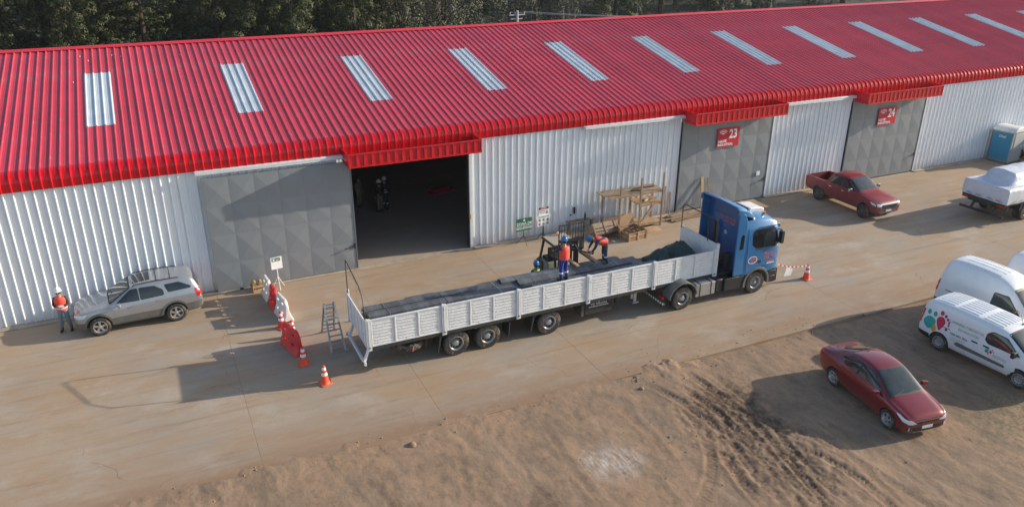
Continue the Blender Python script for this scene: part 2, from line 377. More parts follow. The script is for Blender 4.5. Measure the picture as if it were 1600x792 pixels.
# concrete yard: separate cast slabs with open joints
yard = struct(bpy.data.objects.new('yard', None)); COL.objects.link(yard)
JX = [-20.3,-8.3,3.72,9.38,15.35,27.35,39.35,51.35,63.35,81.35]
for i in range(len(JX)-1):
    s = MB(); s.bx(JX[i]+.004, JX[i+1]-.004, -13.12+.05*sin(i*2.1), -.36, -.2, 0)
    s.build('slab', 'concrete', yard, bevel=.006, seg=1)
s = MB(); s.bx(-20.3, 81.3, -13.0, -.4, -.3, -.0025); s.build('joint_bed', 'dirt', yard)
# dirt lot with ruts
X0, X1, Y0, Y1, ST = -9., 44., -27., -11.9, .047
nx = int((X1-X0)/ST); ny = int((Y1-Y0)/ST)
gx = np.linspace(X0, X1, nx); gy = np.linspace(Y0, Y1, ny); GX, GY = np.meshgrid(gx, gy, indexing='ij')
def vnoise(x, y, sc, seed, octv=4, pers=.5):
    rng = np.random.RandomState(seed); out = np.zeros_like(x); amp = 1.; tot = 0
    for o in range(octv):
        tab = rng.rand(256, 256); u = x*sc; w = y*sc; i = np.floor(u).astype(int); j = np.floor(w).astype(int); fu = u-i; fv = w-j
        fu = fu*fu*(3-2*fu); fv = fv*fv*(3-2*fv)
        g = lambda a, b: tab[a % 256, b % 256]
        out += amp*((g(i,j)*(1-fu)+g(i+1,j)*fu)*(1-fv)+(g(i,j+1)*(1-fu)+g(i+1,j+1)*fu)*fv); tot += amp; amp *= pers; sc *= 2
    return out/tot-.5
H = -.075+.09*vnoise(GX, GY, .35, 1, 5)+.035*vnoise(GX, GY, 2.2, 2, 4)+.013*vnoise(GX*1.6+GY*.5, GY*.35-GX*.1, 2.2, 8, 5, .65)+.015*vnoise(GX, GY, 5.5, 9, 4, .7)
wet = np.zeros_like(GX)
edge = np.clip((GY+14.6)/1.6, 0, 1)                                          # soil pushed up against and over the slab edge
lowx = np.clip((19.2-GX)/4, 0, 1)
H += edge*(lowx*.086+(1-lowx)*-.035) + edge*(.05*vnoise(GX, GY, .9, 25, 4)+.03*vnoise(GX, GY, 2.6, 5, 5))*(.25+lowx)
H -= np.clip((GY+12.9)/1.0, 0, 1)*.12
H += np.exp(-((GX-17.9)**2/1.2+(GY+12.9)**2/.5))*.10*(1+2*vnoise(GX, GY, 3, 6, 4))
def track(pts, wdt, dep, tread=True, wetv=.7, seed=0):
    global H, wet
    P = []
    for i in range(len(pts)-1):                                             # Catmull-Rom through the given points
        p0 = np.array(pts[max(i-1,0)]); p1 = np.array(pts[i]); p2 = np.array(pts[i+1]); p3 = np.array(pts[min(i+2,len(pts)-1)])
        for t in np.linspace(0, 1, 8, endpoint=False):
            P.append(.5*((2*p1)+(-p0+p2)*t+(2*p0-5*p1+4*p2-p3)*t*t+(-p0+3*p1-3*p2+p3)*t**3))
    P.append(np.array(pts[-1])); P = np.array(P)
    sel = (GX > P[:,0].min()-.8)&(GX < P[:,0].max()+.8)&(GY > P[:,1].min()-.8)&(GY < P[:,1].max()+.8)
    x = GX[sel]; y = GY[sel]; bd = np.full(x.shape, 9.); ba = np.zeros(x.shape); sd_ = np.zeros(x.shape); acc = 0
    for a, c in zip(P[:-1], P[1:]):
        d = c-a; L = np.hypot(*d)
        if L < 1e-6: continue
        d = d/L; u = np.clip((x-a[0])*d[0]+(y-a[1])*d[1], 0, L); ex = x-a[0]-u*d[0]; ey = y-a[1]-u*d[1]; q = np.hypot(ex, ey); k = q < bd
        bd[k] = q[k]; ba[k] = acc+u[k]; sd_[k] = (ex*d[1]-ey*d[0])[k]; acc += L
    fade = np.clip(np.minimum(ba, acc-ba)/.8, 0, 1)*(.75+.9*vnoise(x*1., y*1., .9, 30+seed, 2))
    hw = wdt/2; core = np.clip((hw-bd)/.07, 0, 1); lip = np.exp(-((bd-hw-.07)/.075)**2)
    tr = np.tanh(3*np.sin(2*pi*(ba/.15+np.abs(sd_)/.30))) if tread else 0
    H[sel] += fade*dep*.27*(-core+.5*lip*(1+1.8*vnoise(x, y, 5, 40+seed, 3))+(.55*core*tr))
    wet[sel] = np.maximum(wet[sel], wetv*fade*np.clip(core+.7*lip, 0, 1))
TR = [([(17.37,-14.23),(17.6,-16.02),(17.37,-18.13),(17.0,-19.89),(16.6,-21.5),(16.2,-25)], .34, .075),
 ([(18.08,-15.42),(17.76,-17.97),(17.36,-19.75),(17.35,-22),(17.6,-26)], .34, .07),
 ([(18.13,-13.4),(18.3,-15.6),(18.16,-17.8),(17.51,-21.05),(16.9,-25)], .36, .08),
 ([(18.0,-17.54),(18.78,-18.78),(19.19,-20.13),(19.02,-22.5)], .34, .08),
 ([(16.69,-17.2),(16.26,-18.29),(16.01,-19.43),(15.9,-20.4)], .38, .06),
 ([(13.9,-19.6),(15.0,-18.9),(15.9,-17.9),(16.5,-16.6),(16.9,-14.8)], .4, .045),
 ([(19.3,-17.2),(19.84,-19.27),(19.36,-21.8),(19.2,-25)], .3, .055), ([(18.6,-16.6),(19.55,-18.79),(19.9,-20.6),(20.2,-24)], .3, .055),
 ([(20.6,-18.5),(21.0,-20.3),(20.6,-23.5)], .26, .035), ([(18.9,-14.0),(18.9,-16.2),(18.4,-18.4),(18.5,-21)], .34, .06),
 ([(12.2,-13.8),(12.05,-15.34),(11.9,-17.53),(12.2,-20)], .28, .022), ([(14.8,-14.2),(14.9,-16.5),(14.4,-18.7)], .3, .025),
 ([(16.4,-13.6),(16.9,-15.2),(17.0,-17.2),(16.7,-18.6)], .32, .06), ([(9.3,-13.9),(8.9,-15.6),(8.2,-17.6)], .26, .018),
 ([(19.9,-13.6),(20.6,-14.6),(20.9,-15.6)], .28, .03), ([(20.3,-13.5),(21.0,-14.4),(21.5,-15.3)], .28, .03), ([(6.2,-14.2),(6.6,-15.6),(6.7,-17)], .22, .02),
 ([(17.9,-15.6),(17.2,-17.3),(16.6,-19.0),(16.5,-21)], .34, .06), ([(19.0,-16.9),(18.2,-19.2),(18.2,-21.5)], .32, .06)]
for k, (p_, w_, d_) in enumerate(TR): track(p_, w_, d_*(1.15 if max(q_[0] for q_ in p_) < 19.3 else .7), True, min(.85, d_*10), k)
blob = lambda cx, cy, rx, ry: np.exp(-(((GX-cx)/rx)**2+((GY-cy)/ry)**2)**2)
wet = np.clip(wet*.8*np.clip(1.2-(GX-18.6)*.6,.25,1)+.85*blob(18.3,-16.2,1.5,1.5)*np.clip(.75+2.2*vnoise(GX, GY, 1.4, 11, 5), 0, 1)+.55*blob(17.7,-18.2,1.6,2.3)*np.clip(.5+3*vnoise(GX, GY, 1.8, 12, 5), 0, 1)+.4*blob(10.6,-17.6,.4,.8), 0, 1)
H += blob(17.9,-17.6,2.2,3.4)*(.07*vnoise(GX, GY, 3.4, 14, 4)+.07*vnoise(GX, GY, 8, 15, 3))
lime = np.clip(blob(13.15,-16.75,.95,.85)*(.75+1.6*vnoise(GX, GY, 1.7, 16, 4)), 0, 1)
grass = np.clip(blob(26.5,-20.5,2.2,1.6)+blob(31,-21,3,2), 0, 1)*.8
verts = np.stack([GX, GY, H], -1).reshape(-1, 3)
idx = np.arange(nx*ny).reshape(nx, ny); faces = np.stack([idx[:-1,:-1], idx[1:,:-1], idx[1:,1:], idx[:-1,1:]], -1).reshape(-1, 4)
me = bpy.data.meshes.new('dirt_lot'); me.vertices.add(len(verts)); me.vertices.foreach_set('co', verts.ravel())
me.loops.add(faces.size); me.loops.foreach_set('vertex_index', faces.ravel()); me.polygons.add(len(faces)); me.polygons.foreach_set('loop_start', np.arange(0, faces.size, 4))
me.update(); me.polygons.foreach_set('use_smooth', [True]*len(faces)); me.materials.append(MC['dirt'])
ca = me.color_attributes.new('marks', 'FLOAT_COLOR', 'POINT'); ca.data.foreach_set('color', np.stack([wet, lime, grass, np.ones_like(wet)], -1).reshape(-1).astype(np.float32))
struct(link('dirt_lot', me))
def ground_z(x, y):
    i = min(max(int((x-X0)/(X1-X0)*(nx-1)), 0), nx-1); j = min(max(int((y-Y0)/(Y1-Y0)*(ny-1)), 0), ny-1); return float(H[i, j])
# loose clods and stones along the slab edge and in the churned soil
cl = MB(); rng = random.Random(3)
for k in range(520):
    z_ = rng.random()
    if z_ < .45: x = rng.uniform(-4, 26); y = -12.9+rng.gauss(0, .45)
    elif z_ < .75: x = rng.gauss(17.6, 1.6); y = rng.gauss(-17.6, 2.2)
    else: x = rng.uniform(-2, 30); y = rng.uniform(-24, -13)
    r = rng.choice((.012,.018,.025,.03,.045)) ; z = max(ground_z(x, y), 0 if y > -13.05 and x > 16 else -9)
    vs = [(x+r*a*rng.uniform(.7,1.3), y+r*c*rng.uniform(.7,1.3), z+r*e*rng.uniform(.5,1)) for a, c, e in ((1,0,0),(-1,0,0),(0,1,0),(0,-1,0),(0,0,1),(0,0,-1))]
    cl.add(vs, [(0,2,4),(2,1,4),(1,3,4),(3,0,4),(2,0,5),(1,2,5),(3,1,5),(0,3,5)])
struct(cl.build('clods', 'dirt'), 'stuff')
s = MB(); s.beam((16.05,-13.35,-.02), (16.5,-13.25,.0), .05, .03); s.beam((16.2,-13.5,-.01), (16.4,-13.15,.02), .04, .025)
tag(s.build('timber_scrap', 'wood_old'), 'small splintered timber scraps lying at the edge of the concrete above the pale spill', 'scrap')
for (x, y, r) in ((8.0,-13.6,.13),(15.4,-16.5,.05),(16.1,-13.9,.09)):
    s = MB(); s.lathe([(r*.3,-.02),(r,.02),(r*.9,r*.5),(r*.45,r*.8),(.01,r*.85)], 8, 0, (0,0,0))
    o = s.build('stone', 'dirt', None, smooth=60, loc=(x, y, ground_z(x, y)-.01)); o.rotation_euler = (0,0,x)
    tag(o, {.13:'largest loose stone on the dirt near the slab joint, left of the others', .05:'small pebble on the dirt right of the pale lime spill', .09:'dark stone on the dirt just below the concrete edge'}[r], 'stone')

# ================================================================== WAREHOUSE
WX0, WX1 = -18, 84
wh = thing('warehouse', 'long white ribbed metal warehouse with red roof, skylights, grey sliding gates and one open doorway', 'warehouse', (0,0,0))
SL = (7.955-6.727)/(9.084-3.491); ZE = 6.727-SL*3.491                    # roof plane z = ZE + SL*y
YR = 12.47; zr = lambda y: ZE+SL*y
def ribbed(x0, x1, path, normals, rib=.06, off=0., ends=(), pitch=1/3, phase=0., bw=.036, tw=.016):
    """corrugated sheet: a rib profile along x swept along path (list of (y,z)) with outward normals"""
    prof = []; k0 = math.ceil((x0-phase-.05)/pitch); cs = []
    k = k0
    while phase+k*pitch < x1+.05: cs.append(phase+k*pitch); k += 1
    pts = [(x0, 0.)]
    for c in cs:
        for dx, h in ((-bw,0),(-tw,rib),(tw,rib),(bw,0)):
            if x0 < c+dx < x1: pts.append((c+dx, h))
        m_ = c+pitch/2
        for dx, h in ((-.035,0),(-.02,.006),(.02,.006),(.035,0)):
            if x0 < m_+dx < x1: pts.append((m_+dx, h))
    pts.append((x1, 0.)); pts.sort()
    m = MB(); rings = [[(x, y+(h+off)*n[0], z+(h+off)*n[1]) for x, h in pts] for (y, z), n in zip(path, normals)]
    m.loft(rings, 0, close=False); return m
a0 = math.atan(SL); nrm = (-sin(a0), cos(a0)); RB = .36
yc = .30; zc = zr(yc-RB*sin(a0))-RB*cos(a0)
yb = yc-RB*sin(a0)+.02; roof_path = [(YR-.05, zr(YR-.05)), (9.084, zr(9.084)), (3.491, zr(3.491)), (yb, zr(yb))]; roof_n = [nrm]*4
arc = [a0+(pi/2-a0)*i/6 for i in range(7)]
fas_path = [(yb+.12, zr(yb+.12))]+[(yc-RB*sin(a), zc+RB*cos(a)) for a in arc]+[(yc-RB, 5.36)]
fas_n = [nrm]+[(-sin(a), cos(a)) for a in arc]+[(-1, 0)]
me_full = ribbed(-.06, .945, roof_path, roof_n, .056).mesh('roof_sheet', 'roof_red', None)
me_up = ribbed(-.06, .945, [(YR-.05, zr(YR-.05)), (9.0, zr(9.0))], [nrm]*2, .056).mesh('roof_sheet_upper', 'roof_red', None)
me_lo = ribbed(-.06, .945, [(3.56, zr(3.56)), (yb, zr(yb))], [nrm]*2, .056).mesh('roof_sheet_lower', 'roof_red', None)
me_sky = ribbed(-.06, 1.06, [(9.084, zr(9.084)), (3.491, zr(3.491))], [nrm]*2, .056, .007).mesh('skylight', 'skylight', None)
me_fas = ribbed(-.06, .945, fas_path, fas_n, .058, .009).mesh('fascia_sheet', 'fascia_red', 50)
for k in range(WX0, WX1):
    kind = k % 6
    if kind == 0 and k < 80:
        for nm, mm in (('roof_sheet', me_up), ('roof_sheet', me_lo), ('skylight', me_sky)): o = link(nm, mm, wh); o.location.x = k
    else: o = link('roof_sheet', me_full, wh); o.location.x = k
    o = link('fascia_sheet', me_fas, wh); o.location.x = k
# fixing marks where repairs show as pale dots on the roof
s = MB(); rng = random.Random(5)
for (x, y) in ((-1.35,11.1),(-.7,11.2),(-.2,11.3),(.15,10.7),(1.2,11.2),(1.6,11.0),(4.3,10.7),(-.5,8.2)):
    s.cyl((x, y, zr(y)-.01), (x, y, zr(y)+.03), .035, .02, 7)
s.build('roof_fixing', 'sign_white', wh)
s = MB(); s.prism([(YR-.32, zr(YR-.32)+.07), (YR, zr(YR)+.085), (YR+.32, zr(YR-.32)+.07), (YR+.32, zr(YR-.32)+.045), (YR, zr(YR)+.06), (YR-.32, zr(YR-.32)+.045)], 'x', WX0, WX1)
s.build('ridge_cap', 'ridge_red', wh)
s = MB(); s.prism([(YR, zr(YR)), (2*YR, zr(0)), (2*YR, zr(0)-.05), (YR, zr(YR)-.05)], 'x', WX0, WX1); s.build('back_roof', 'roof_red', wh)
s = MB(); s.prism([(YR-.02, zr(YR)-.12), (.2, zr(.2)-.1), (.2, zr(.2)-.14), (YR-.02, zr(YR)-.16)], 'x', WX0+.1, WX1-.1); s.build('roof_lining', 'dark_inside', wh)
# wall sheets between the gates
me_w = ribbed(-.06, .945, [(0, 5.5), (0, .06)], [(-1,0)]*2, .046).mesh('wall_sheet', 'wall_white', None)
segs = [(-18, 9.6), (15.62, 27.42), (33.58, 39.42), (45.58, 84)]
for a, c in segs:
    k = math.floor(a)
    while k < c-.02:
        x0 = max(k-.06, a); x1 = min(k+.945, c)
        if x0 == k-.06 and x1 == k+.945: o = link('wall_sheet', me_w, wh); o.location.x = k
        elif x1-x0 > .03:
            o = ribbed(x0-k, x1-k, [(0, 5.5), (0, .06)], [(-1,0)]*2, .046).build('wall_sheet', 'wall_white', wh); o.location.x = k
        k += 1
mat('footing', (.36, .30, .235), .85, var=.2, scale=2)
for a, c in [(-18, 9.62), (15.58, 27.44), (33.56, 39.44), (45.56, 84)]:
    s = MB(); s.bx(a, c, -.34, .12, -.1, .055); s.build('footing', 'footing', wh, bevel=.015)
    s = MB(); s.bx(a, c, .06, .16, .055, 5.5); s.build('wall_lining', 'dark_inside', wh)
for a, c in [(9.62, 15.58), (27.44, 33.56), (39.44, 45.56)]:
    s = MB(); s.bx(a, c, -.36, .1, -.1, .004); s.build('sill', 'footing', wh)
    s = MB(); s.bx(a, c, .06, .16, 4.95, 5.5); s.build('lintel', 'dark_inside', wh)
s = MB(); s.bx(WX0, WX1, .1, 24.8, -.2, -.002); s.build('floor', 'concrete_inside', wh)
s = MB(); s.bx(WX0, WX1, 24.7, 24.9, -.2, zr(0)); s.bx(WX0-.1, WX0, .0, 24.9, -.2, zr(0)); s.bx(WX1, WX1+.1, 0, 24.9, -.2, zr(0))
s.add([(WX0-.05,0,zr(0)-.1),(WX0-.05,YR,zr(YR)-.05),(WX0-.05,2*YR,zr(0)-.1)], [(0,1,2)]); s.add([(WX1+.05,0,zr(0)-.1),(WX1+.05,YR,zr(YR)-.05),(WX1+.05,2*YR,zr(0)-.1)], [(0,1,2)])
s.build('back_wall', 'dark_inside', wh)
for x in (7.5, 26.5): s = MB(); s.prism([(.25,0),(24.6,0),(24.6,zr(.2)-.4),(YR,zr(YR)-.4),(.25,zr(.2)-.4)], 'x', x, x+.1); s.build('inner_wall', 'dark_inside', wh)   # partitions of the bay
# door jambs of the open bay and frame steel
s = MB(); s.bx(15.44, 15.60, -.10, .22, 0, 5.05); s.bx(15.60, 15.66, -.06, -.02, .05, 5.05); s.build('jamb', 'trim_white', wh, bevel=.01)
s = MB(); s.bx(15.40, 15.44, -.02, .22, 0, 5.0); s.build('jamb_steel', 'steel_dark', wh)
s = MB(); s.bx(9.62, 9.74, .02, .3, 0, 5.0); s.build('jamb_steel', 'steel_dark', wh)
s = MB(); s.box((15.47, -.115, 1.62), (.05, .04, .22)); s.build('reflector', 'print_ochre', wh)
for x in (33.5, 45.5): s = MB(); s.bx(x-.01, x+.10, -.14, -.06, .05, 5.1); s.build('jamb', 'trim_white', wh, bevel=.008)
# rails above the sliding gates
for a, c in [(3.62, 9.58), (21.5, 27.42), (33.62, 39.40)]:
    s = MB(); s.bx(a, c, -.30, -.052, 5.25, 5.375); s.bx(a, c, -.305, -.27, 5.225, 5.25)
    s.build('gate_rail', 'trim_white', wh, bevel=.012)
# awnings: red ribbed troughs over the doorways
for a in (9.62, 27.46, 39.46):
    w_ = 6.02; aw = MB(); z0, z1 = 5.03, 5.61; D = 1.10
    aw.bx(0, w_, -D, -D+.02, z0+.02, z1-.02); aw.bx(0, .02, -D, -.09, z0+.02, z1-.02); aw.bx(w_-.02, w_, -D, -.09, z0+.02, z1-.02)
    aw.bx(0, w_, -D+.02, -.09, z0+.10, z0+.12)
    ao = aw.build('awning', 'awning_red', wh, loc=(a, 0, 0))
    tr_ = MB(); tr_.bx(-.02, w_+.02, -D-.035, -D-.002, z0-.02, z0+.05); tr_.bx(-.02, w_+.02, -D-.035, -D-.002, z1-.05, z1+.02)
    tr_.bx(-.035, -.002, -D, -.09, z1-.05, z1+.02); tr_.bx(w_+.002, w_+.035, -D, -.09, z1-.05, z1+.02); tr_.bx(-.035, -.002, -D, -.09, z0-.02, z0+.05); tr_.bx(w_+.002, w_+.035, -D, -.09, z0-.02, z0+.05)
    tr_.build('trim', 'awning_red', ao)
    rb = MB(); rb.bx(-.02, .02, -D-.03, -D-.002, z0+.052, z1-.052); rm = rb.mesh('awning_rib', 'awning_red')
    for i in range(19):
        o = link('awning_rib', rm, ao); o.location.x = .0+i*w_/18
# sliding gates: pressed pyramid panels in a frame
def gate(x0, y):
    w_, h_ = 6.0, 5.0; nxp, nyp = 6, 4
    g = MB(); g.bx(0, w_, 0, .05, 0, h_); go = g.build('sliding_gate', 'gate_grey', wh, loc=(x0, y, .07))
    cw = w_/nxp; ch = h_/nyp; p = MB(); t = .027; e = .006
    p.add([(e,-.004,e),(cw-e,-.004,e),(cw-e,-.004,ch-e),(e,-.004,ch-e),(cw/2,-t,ch/2)], [(0,1,4),(1,2,4),(2,3,4),(3,0,4)])
    p.add([(e,-.004,e),(cw-e,-.004,e),(cw-e,-.004,ch-e),(e,-.004,ch-e),(e,.004,e),(cw-e,.004,e),(cw-e,.004,ch-e),(e,.004,ch-e)], [(0,1,5,4),(1,2,6,5),(2,3,7,6),(3,0,4,7)])
    pm = p.mesh('pressed_panel', 'gate_grey')
    for i in range(nxp):
        for j in range(nyp): o = link('pressed_panel', pm, go); o.location = (i*cw, 0, j*ch)
    hd = MB(); hd.tube([(w_-.52,-.03,1.02),(w_-.52,-.12,1.04),(w_-.12,-.12,1.10),(w_-.12,-.03,1.10)], .018, 8); hd.bx(w_-.1, w_-.02, -.05, -.004, .98, 1.2); hd.build('handle', 'steel_dark', go)
    s = MB(); s.bx(-.03, -.003, -.03, .06, 0, h_); s.build('gate_edge', 'gate_grey', go); s = MB(); s.bx(w_+.003, w_+.03, -.03, .06, 0, h_); s.build('gate_edge', 'gate_grey', go)
    return go
g1 = gate(3.85, -.24); g2 = gate(27.48, -.13); g3 = gate(39.48, -.13)
s = MB(); s.bx(4.7, 4.85, -.36, -.30, .055, .12); s.bx(-1.4, -1.0, -.42, -.36, .02, .14); s.build('gate_stop', 'steel_dark', wh)
s = MB(); s.bx(5.25, 5.5, -.06, -.045, 1.36, 1.6); s.build('notice', 'paper', g2)
s = MB(); s.bx(21.1, 21.18, -.12, -.05, .9, 1.25); s.cyl((20.9,-.09,.86), (20.98,-.09,.86), .04); s.build('junction_box', 'black_plastic', wh)
# red number signs on the closed gates
def bay_sign(x0, num, label):
    t = thing('bay_sign', label, 'sign', (x0, -.215, 3.36))
    s = MB(); s.bx(0, 1.46, 0, .02, 0, 1.06); s.build('board', 'sign_red', t, bevel=.006)
    def pm(x, z): return plane_M((x, -.004, z), (1,0,0), (0,0,1))
    text('number', num, .68, 'sign_white', t, pm(1.04, .68), bold=.028, sx=.80)
    text('lettering', 'NAVE', .21, 'sign_white', t, pm(.06, .335), bold=.03, align='LEFT', sx=1.05)
    text('lettering', 'INDUSTRIAL', .185, 'sign_white', t, pm(.055, .14), bold=.03, align='LEFT', sx=1.0)
    s = MB(); o_ = ell(.36,.86,.24,.10,24); i_ = ell(.36,.86,.205,.07,24)
    s.loft([[(x,-.006,z) for x, z in o_], [(x,-.006,z) for x, z in i_]]); s.bx(.23,.49,-.006,-.002,.84,.88); s.prism([(.26,.755),(.46,.755),(.44,.725),(.28,.725)], 'y', -.006, -.002); s.build('emblem', 'sign_white', t)
bay_sign(29.69, '23', 'red sign with white number 23 on the grey gate behind the blue truck')
bay_sign(41.55, '24', 'red sign with white number 24 on the grey gate behind the maroon pickup')
# ================================================================== VEHICLES
def wheel_meshes(r, w, style, spokes=5):
    """axle along Y, outer face towards -Y at y=-w/2"""
    ty = MB(); ri = r*(.56 if style in ('truck','hub') else .66)
    ty.lathe([(ri, -w/2+.015), (r*.80, -w/2), (r*.95, -w/2+.012), (r, -w/2+.045), (r, w/2-.045), (r*.95, w/2-.012), (r*.8, w/2), (ri, w/2-.015), (ri, -w/2+.015)], 28, 0, axis='Y', caps=None)
    for k in range(36):                                                     # tread blocks
        a = 2*pi*k/36
        for yy, ph in ((-w*.28, 0), (0, .5), (w*.28, 0)):
            ty.box((r*cos(a+ph*2*pi/36), yy, r*sin(a+ph*2*pi/36)), (.016, w*.22, r*.12), 0, ry=-(a+ph*2*pi/36))
    tm = ty.mesh('tyre', 'tyre', 35)
    rm = MB(); d = -w/2
    rm.lathe([(ri-.02, w/2-.02), (ri+.003, w/2-.02), (ri+.004, d+.01), (ri-.015, d+.006), (ri-.03, d+.05), (ri-.05, d+.07)], 28, 0, axis='Y', caps=None)
    if style == 'alloy':
        for k in range(spokes):
            a = 2*pi*k/spokes+.3; rm.prism([(x*cos(a)-z*sin(a), x*sin(a)+z*cos(a)) for x, z in ((.03,-.035),(ri-.02,-.045),(ri-.02,.045),(.03,.035))], 'y', d+.022, d+.05, 0)
        rm.lathe([(.055, d+.018), (.05, d+.01), (.01, d+.008)], 14, 0, axis='Y'); rm.lathe([(ri-.03, d+.085), (.02, d+.09)], 20, 1, axis='Y', caps='end')
    elif style == 'steel':
        rm.lathe([(ri-.03, d+.05), (ri*.72, d+.03), (ri*.55, d+.055), (ri*.3, d+.05), (ri*.26, d+.02), (.01, d+.015)], 24, 0, axis='Y', caps='end')
        for k in range(12): a = 2*pi*k/12; rm.box((ri*.76*cos(a), d+.03, ri*.76*sin(a)), (.035, .02, .03), 1, ry=-a)
    else:                                                                   # truck disc wheel
        rm.lathe([(ri-.05, d+.07), (ri*.82, d+.13), (ri*.6, d+.14), (ri*.5, d+.10), (ri*.28, d+.09), (ri*.26, d+.02), (.01, d+.01)] if style == 'hub' else [(ri-.05, d+.12), (ri*.80, d+.15), (ri*.62, d+.15), (ri*.50, d+.10), (ri*.34, d+.02), (.01, d+.01)], 24, 0, axis='Y', caps='end')
        for k in range(10): a = 2*pi*k/10; rm.cyl((ri*.72*cos(a), d+.15, ri*.72*sin(a)), (ri*.72*cos(a), d+.135, ri*.72*sin(a)), .036, n=8, m=1)
    return tm, rm
WM = {}
SLOTS = ['slot0','slot1','slot2','slot3']
for k_ in SLOTS: MC[k_] = bpy.data.materials.new(k_)
def wheel(parent, x, y, r, w, side, style, rim='rim_alloy', spokes=5, name='wheel', z=None):
    key = (round(r,3), round(w,3), style, rim, spokes)
    if key not in WM:
        tm, rm = wheel_meshes(r, w, style, spokes); WM[key] = (tm, rm.mesh('rim', [rim, 'ink_black'], 40))
    tm, rm = WM[key]; o = link(name, tm, parent); o.location = (x, y, r if z is None else z)
    if side > 0: o.rotation_euler = (0, 0, pi)
    o2 = link('rim', rm, o); return o
def body_mesh(st, levels=2, clad_rows=0, gh=.02, side=.55):
    """loft of half cross-sections mirrored; st: (x, zb, w, zs, ws, wt, zt, zc)"""
    rings = []
    for (x, zb, w, zs, ws, wt, zt, zc) in st:
        h = [(0, zb), (w*.86, zb), (w*.965, zb+.06), (w, zb+(zs-zb)*side), (w*.99, zs-.10), (ws, zs), (ws+(wt-ws)*.5+gh, (zs+zt)/2), (wt, zt-.02), (wt*.86, zt+(zc-zt)*.45), (wt*.45, zt+(zc-zt)*.85), (0, zc)]
        rings.append([(x, y, z) for y, z in h]+[(x, -y, z) for y, z in h[-2:0:-1]])
    m = MB(); n = len(rings[0])
    for i in range(len(rings)-1):
        vs = rings[i]+rings[i+1]
        for k in range(n):
            k2 = (k+1) % n; kk = min(k, n-1-k)
            m.add([rings[i][k], rings[i][k2], rings[i+1][k2], rings[i+1][k]], [(0,1,2,3)], 1 if kk < clad_rows else 0)
    for r in (rings[0], rings[-1]):
        for k in range(1, 9): m.add([r[k], r[k+1], r[n-k-1], r[n-k]], [(0,1,2,3)], 1 if k < clad_rows else 0)
        m.add([r[9], r[10], r[11]], [(0,1,2)]); m.add([r[0], r[1], r[n-1]], [(0,1,2)], 1 if clad_rows else 0)
    me = m.mesh('tmp', SLOTS)
    b = bmesh.new(); b.from_mesh(me); bmesh.ops.remove_doubles(b, verts=b.verts, dist=1e-4); bmesh.ops.recalc_face_normals(b, faces=b.faces); b.to_mesh(me); b.free()
    o = bpy.data.objects.new('tmp', me); COL.objects.link(o); ss = o.modifiers.new('s', 'SUBSURF'); ss.levels = ss.render_levels = levels
    return evald(o)
def bvh_of(me):
    me.calc_loop_triangles(); return BVHTree.FromPolygons([v.co.copy() for v in me.vertices], [tuple(t.vertices) for t in me.loop_triangles])
def cut(me, cutters, mats):
    """boolean difference with closed cutter meshes"""
    o = bpy.data.objects.new('tmp', me); COL.objects.link(o); tmp = []
    for c in cutters:
        co = bpy.data.objects.new('cut', c); COL.objects.link(co); tmp.append(co)
        b = o.modifiers.new('b', 'BOOLEAN'); b.object = co; b.operation = 'DIFFERENCE'; b.solver = 'EXACT'
    r = evald(o)
    for c in tmp: bpy.data.objects.remove(c)
    while len(r.materials) < 4: r.materials.append(None)
    for i, k in enumerate(mats): r.materials[i] = MC[k]
    return r
PL = {'l': (lambda u, v: V((u, 6, v)), V((0,-1,0))), 'r': (lambda u, v: V((u, -6, v)), V((0,1,0))), 'f': (lambda u, v: V((8, u, v)), V((-1,0,0))), 'b': (lambda u, v: V((-8, u, v)), V((1,0,0))), 't': (lambda u, v: V((u, v, 8)), V((0,0,-1)))}
def patch_mesh(bvh, poly, side, off, name, m, th=.012, res=.09):
    org, d = PL[side]; b = bmesh.new(); vs = [b.verts.new((p[0], p[1], 0)) for p in poly]; b.faces.new(vs)
    bmesh.ops.triangulate(b, faces=b.faces[:])
    for _ in range(5):
        es = [e for e in b.edges if e.calc_length() > res]
        if not es: break
        bmesh.ops.subdivide_edges(b, edges=es, cuts=1); bmesh.ops.triangulate(b, faces=[f for f in b.faces if len(f.verts) > 3])
    for v in b.verts:
        o = org(v.co.x, v.co.y); hit, nrm_, i, dist = bvh.ray_cast(o, d)
        if hit is None: hit, nrm_, i, dist = bvh.find_nearest(o+d*(5.2 if side in 'lr' else 6)); 
        if nrm_.dot(d) > 0: nrm_ = -nrm_
        v.co = hit-d*off*.5+nrm_*off*.5; v.normal = nrm_
    fs = b.faces[:]
    for f in fs:
        f.normal_update()
        if f.normal.dot(d) > 0: f.normal_flip()
    bd = [e for e in b.edges if e.is_boundary]
    r = bmesh.ops.extrude_edge_only(b, edges=bd)
    for v in [g for g in r['geom'] if isinstance(g, bmesh.types.BMVert)]: v.co += d*th
    me = bpy.data.meshes.new(name); b.to_mesh(me); b.free(); me.materials.append(MC[m]); shade(me, 40); return me
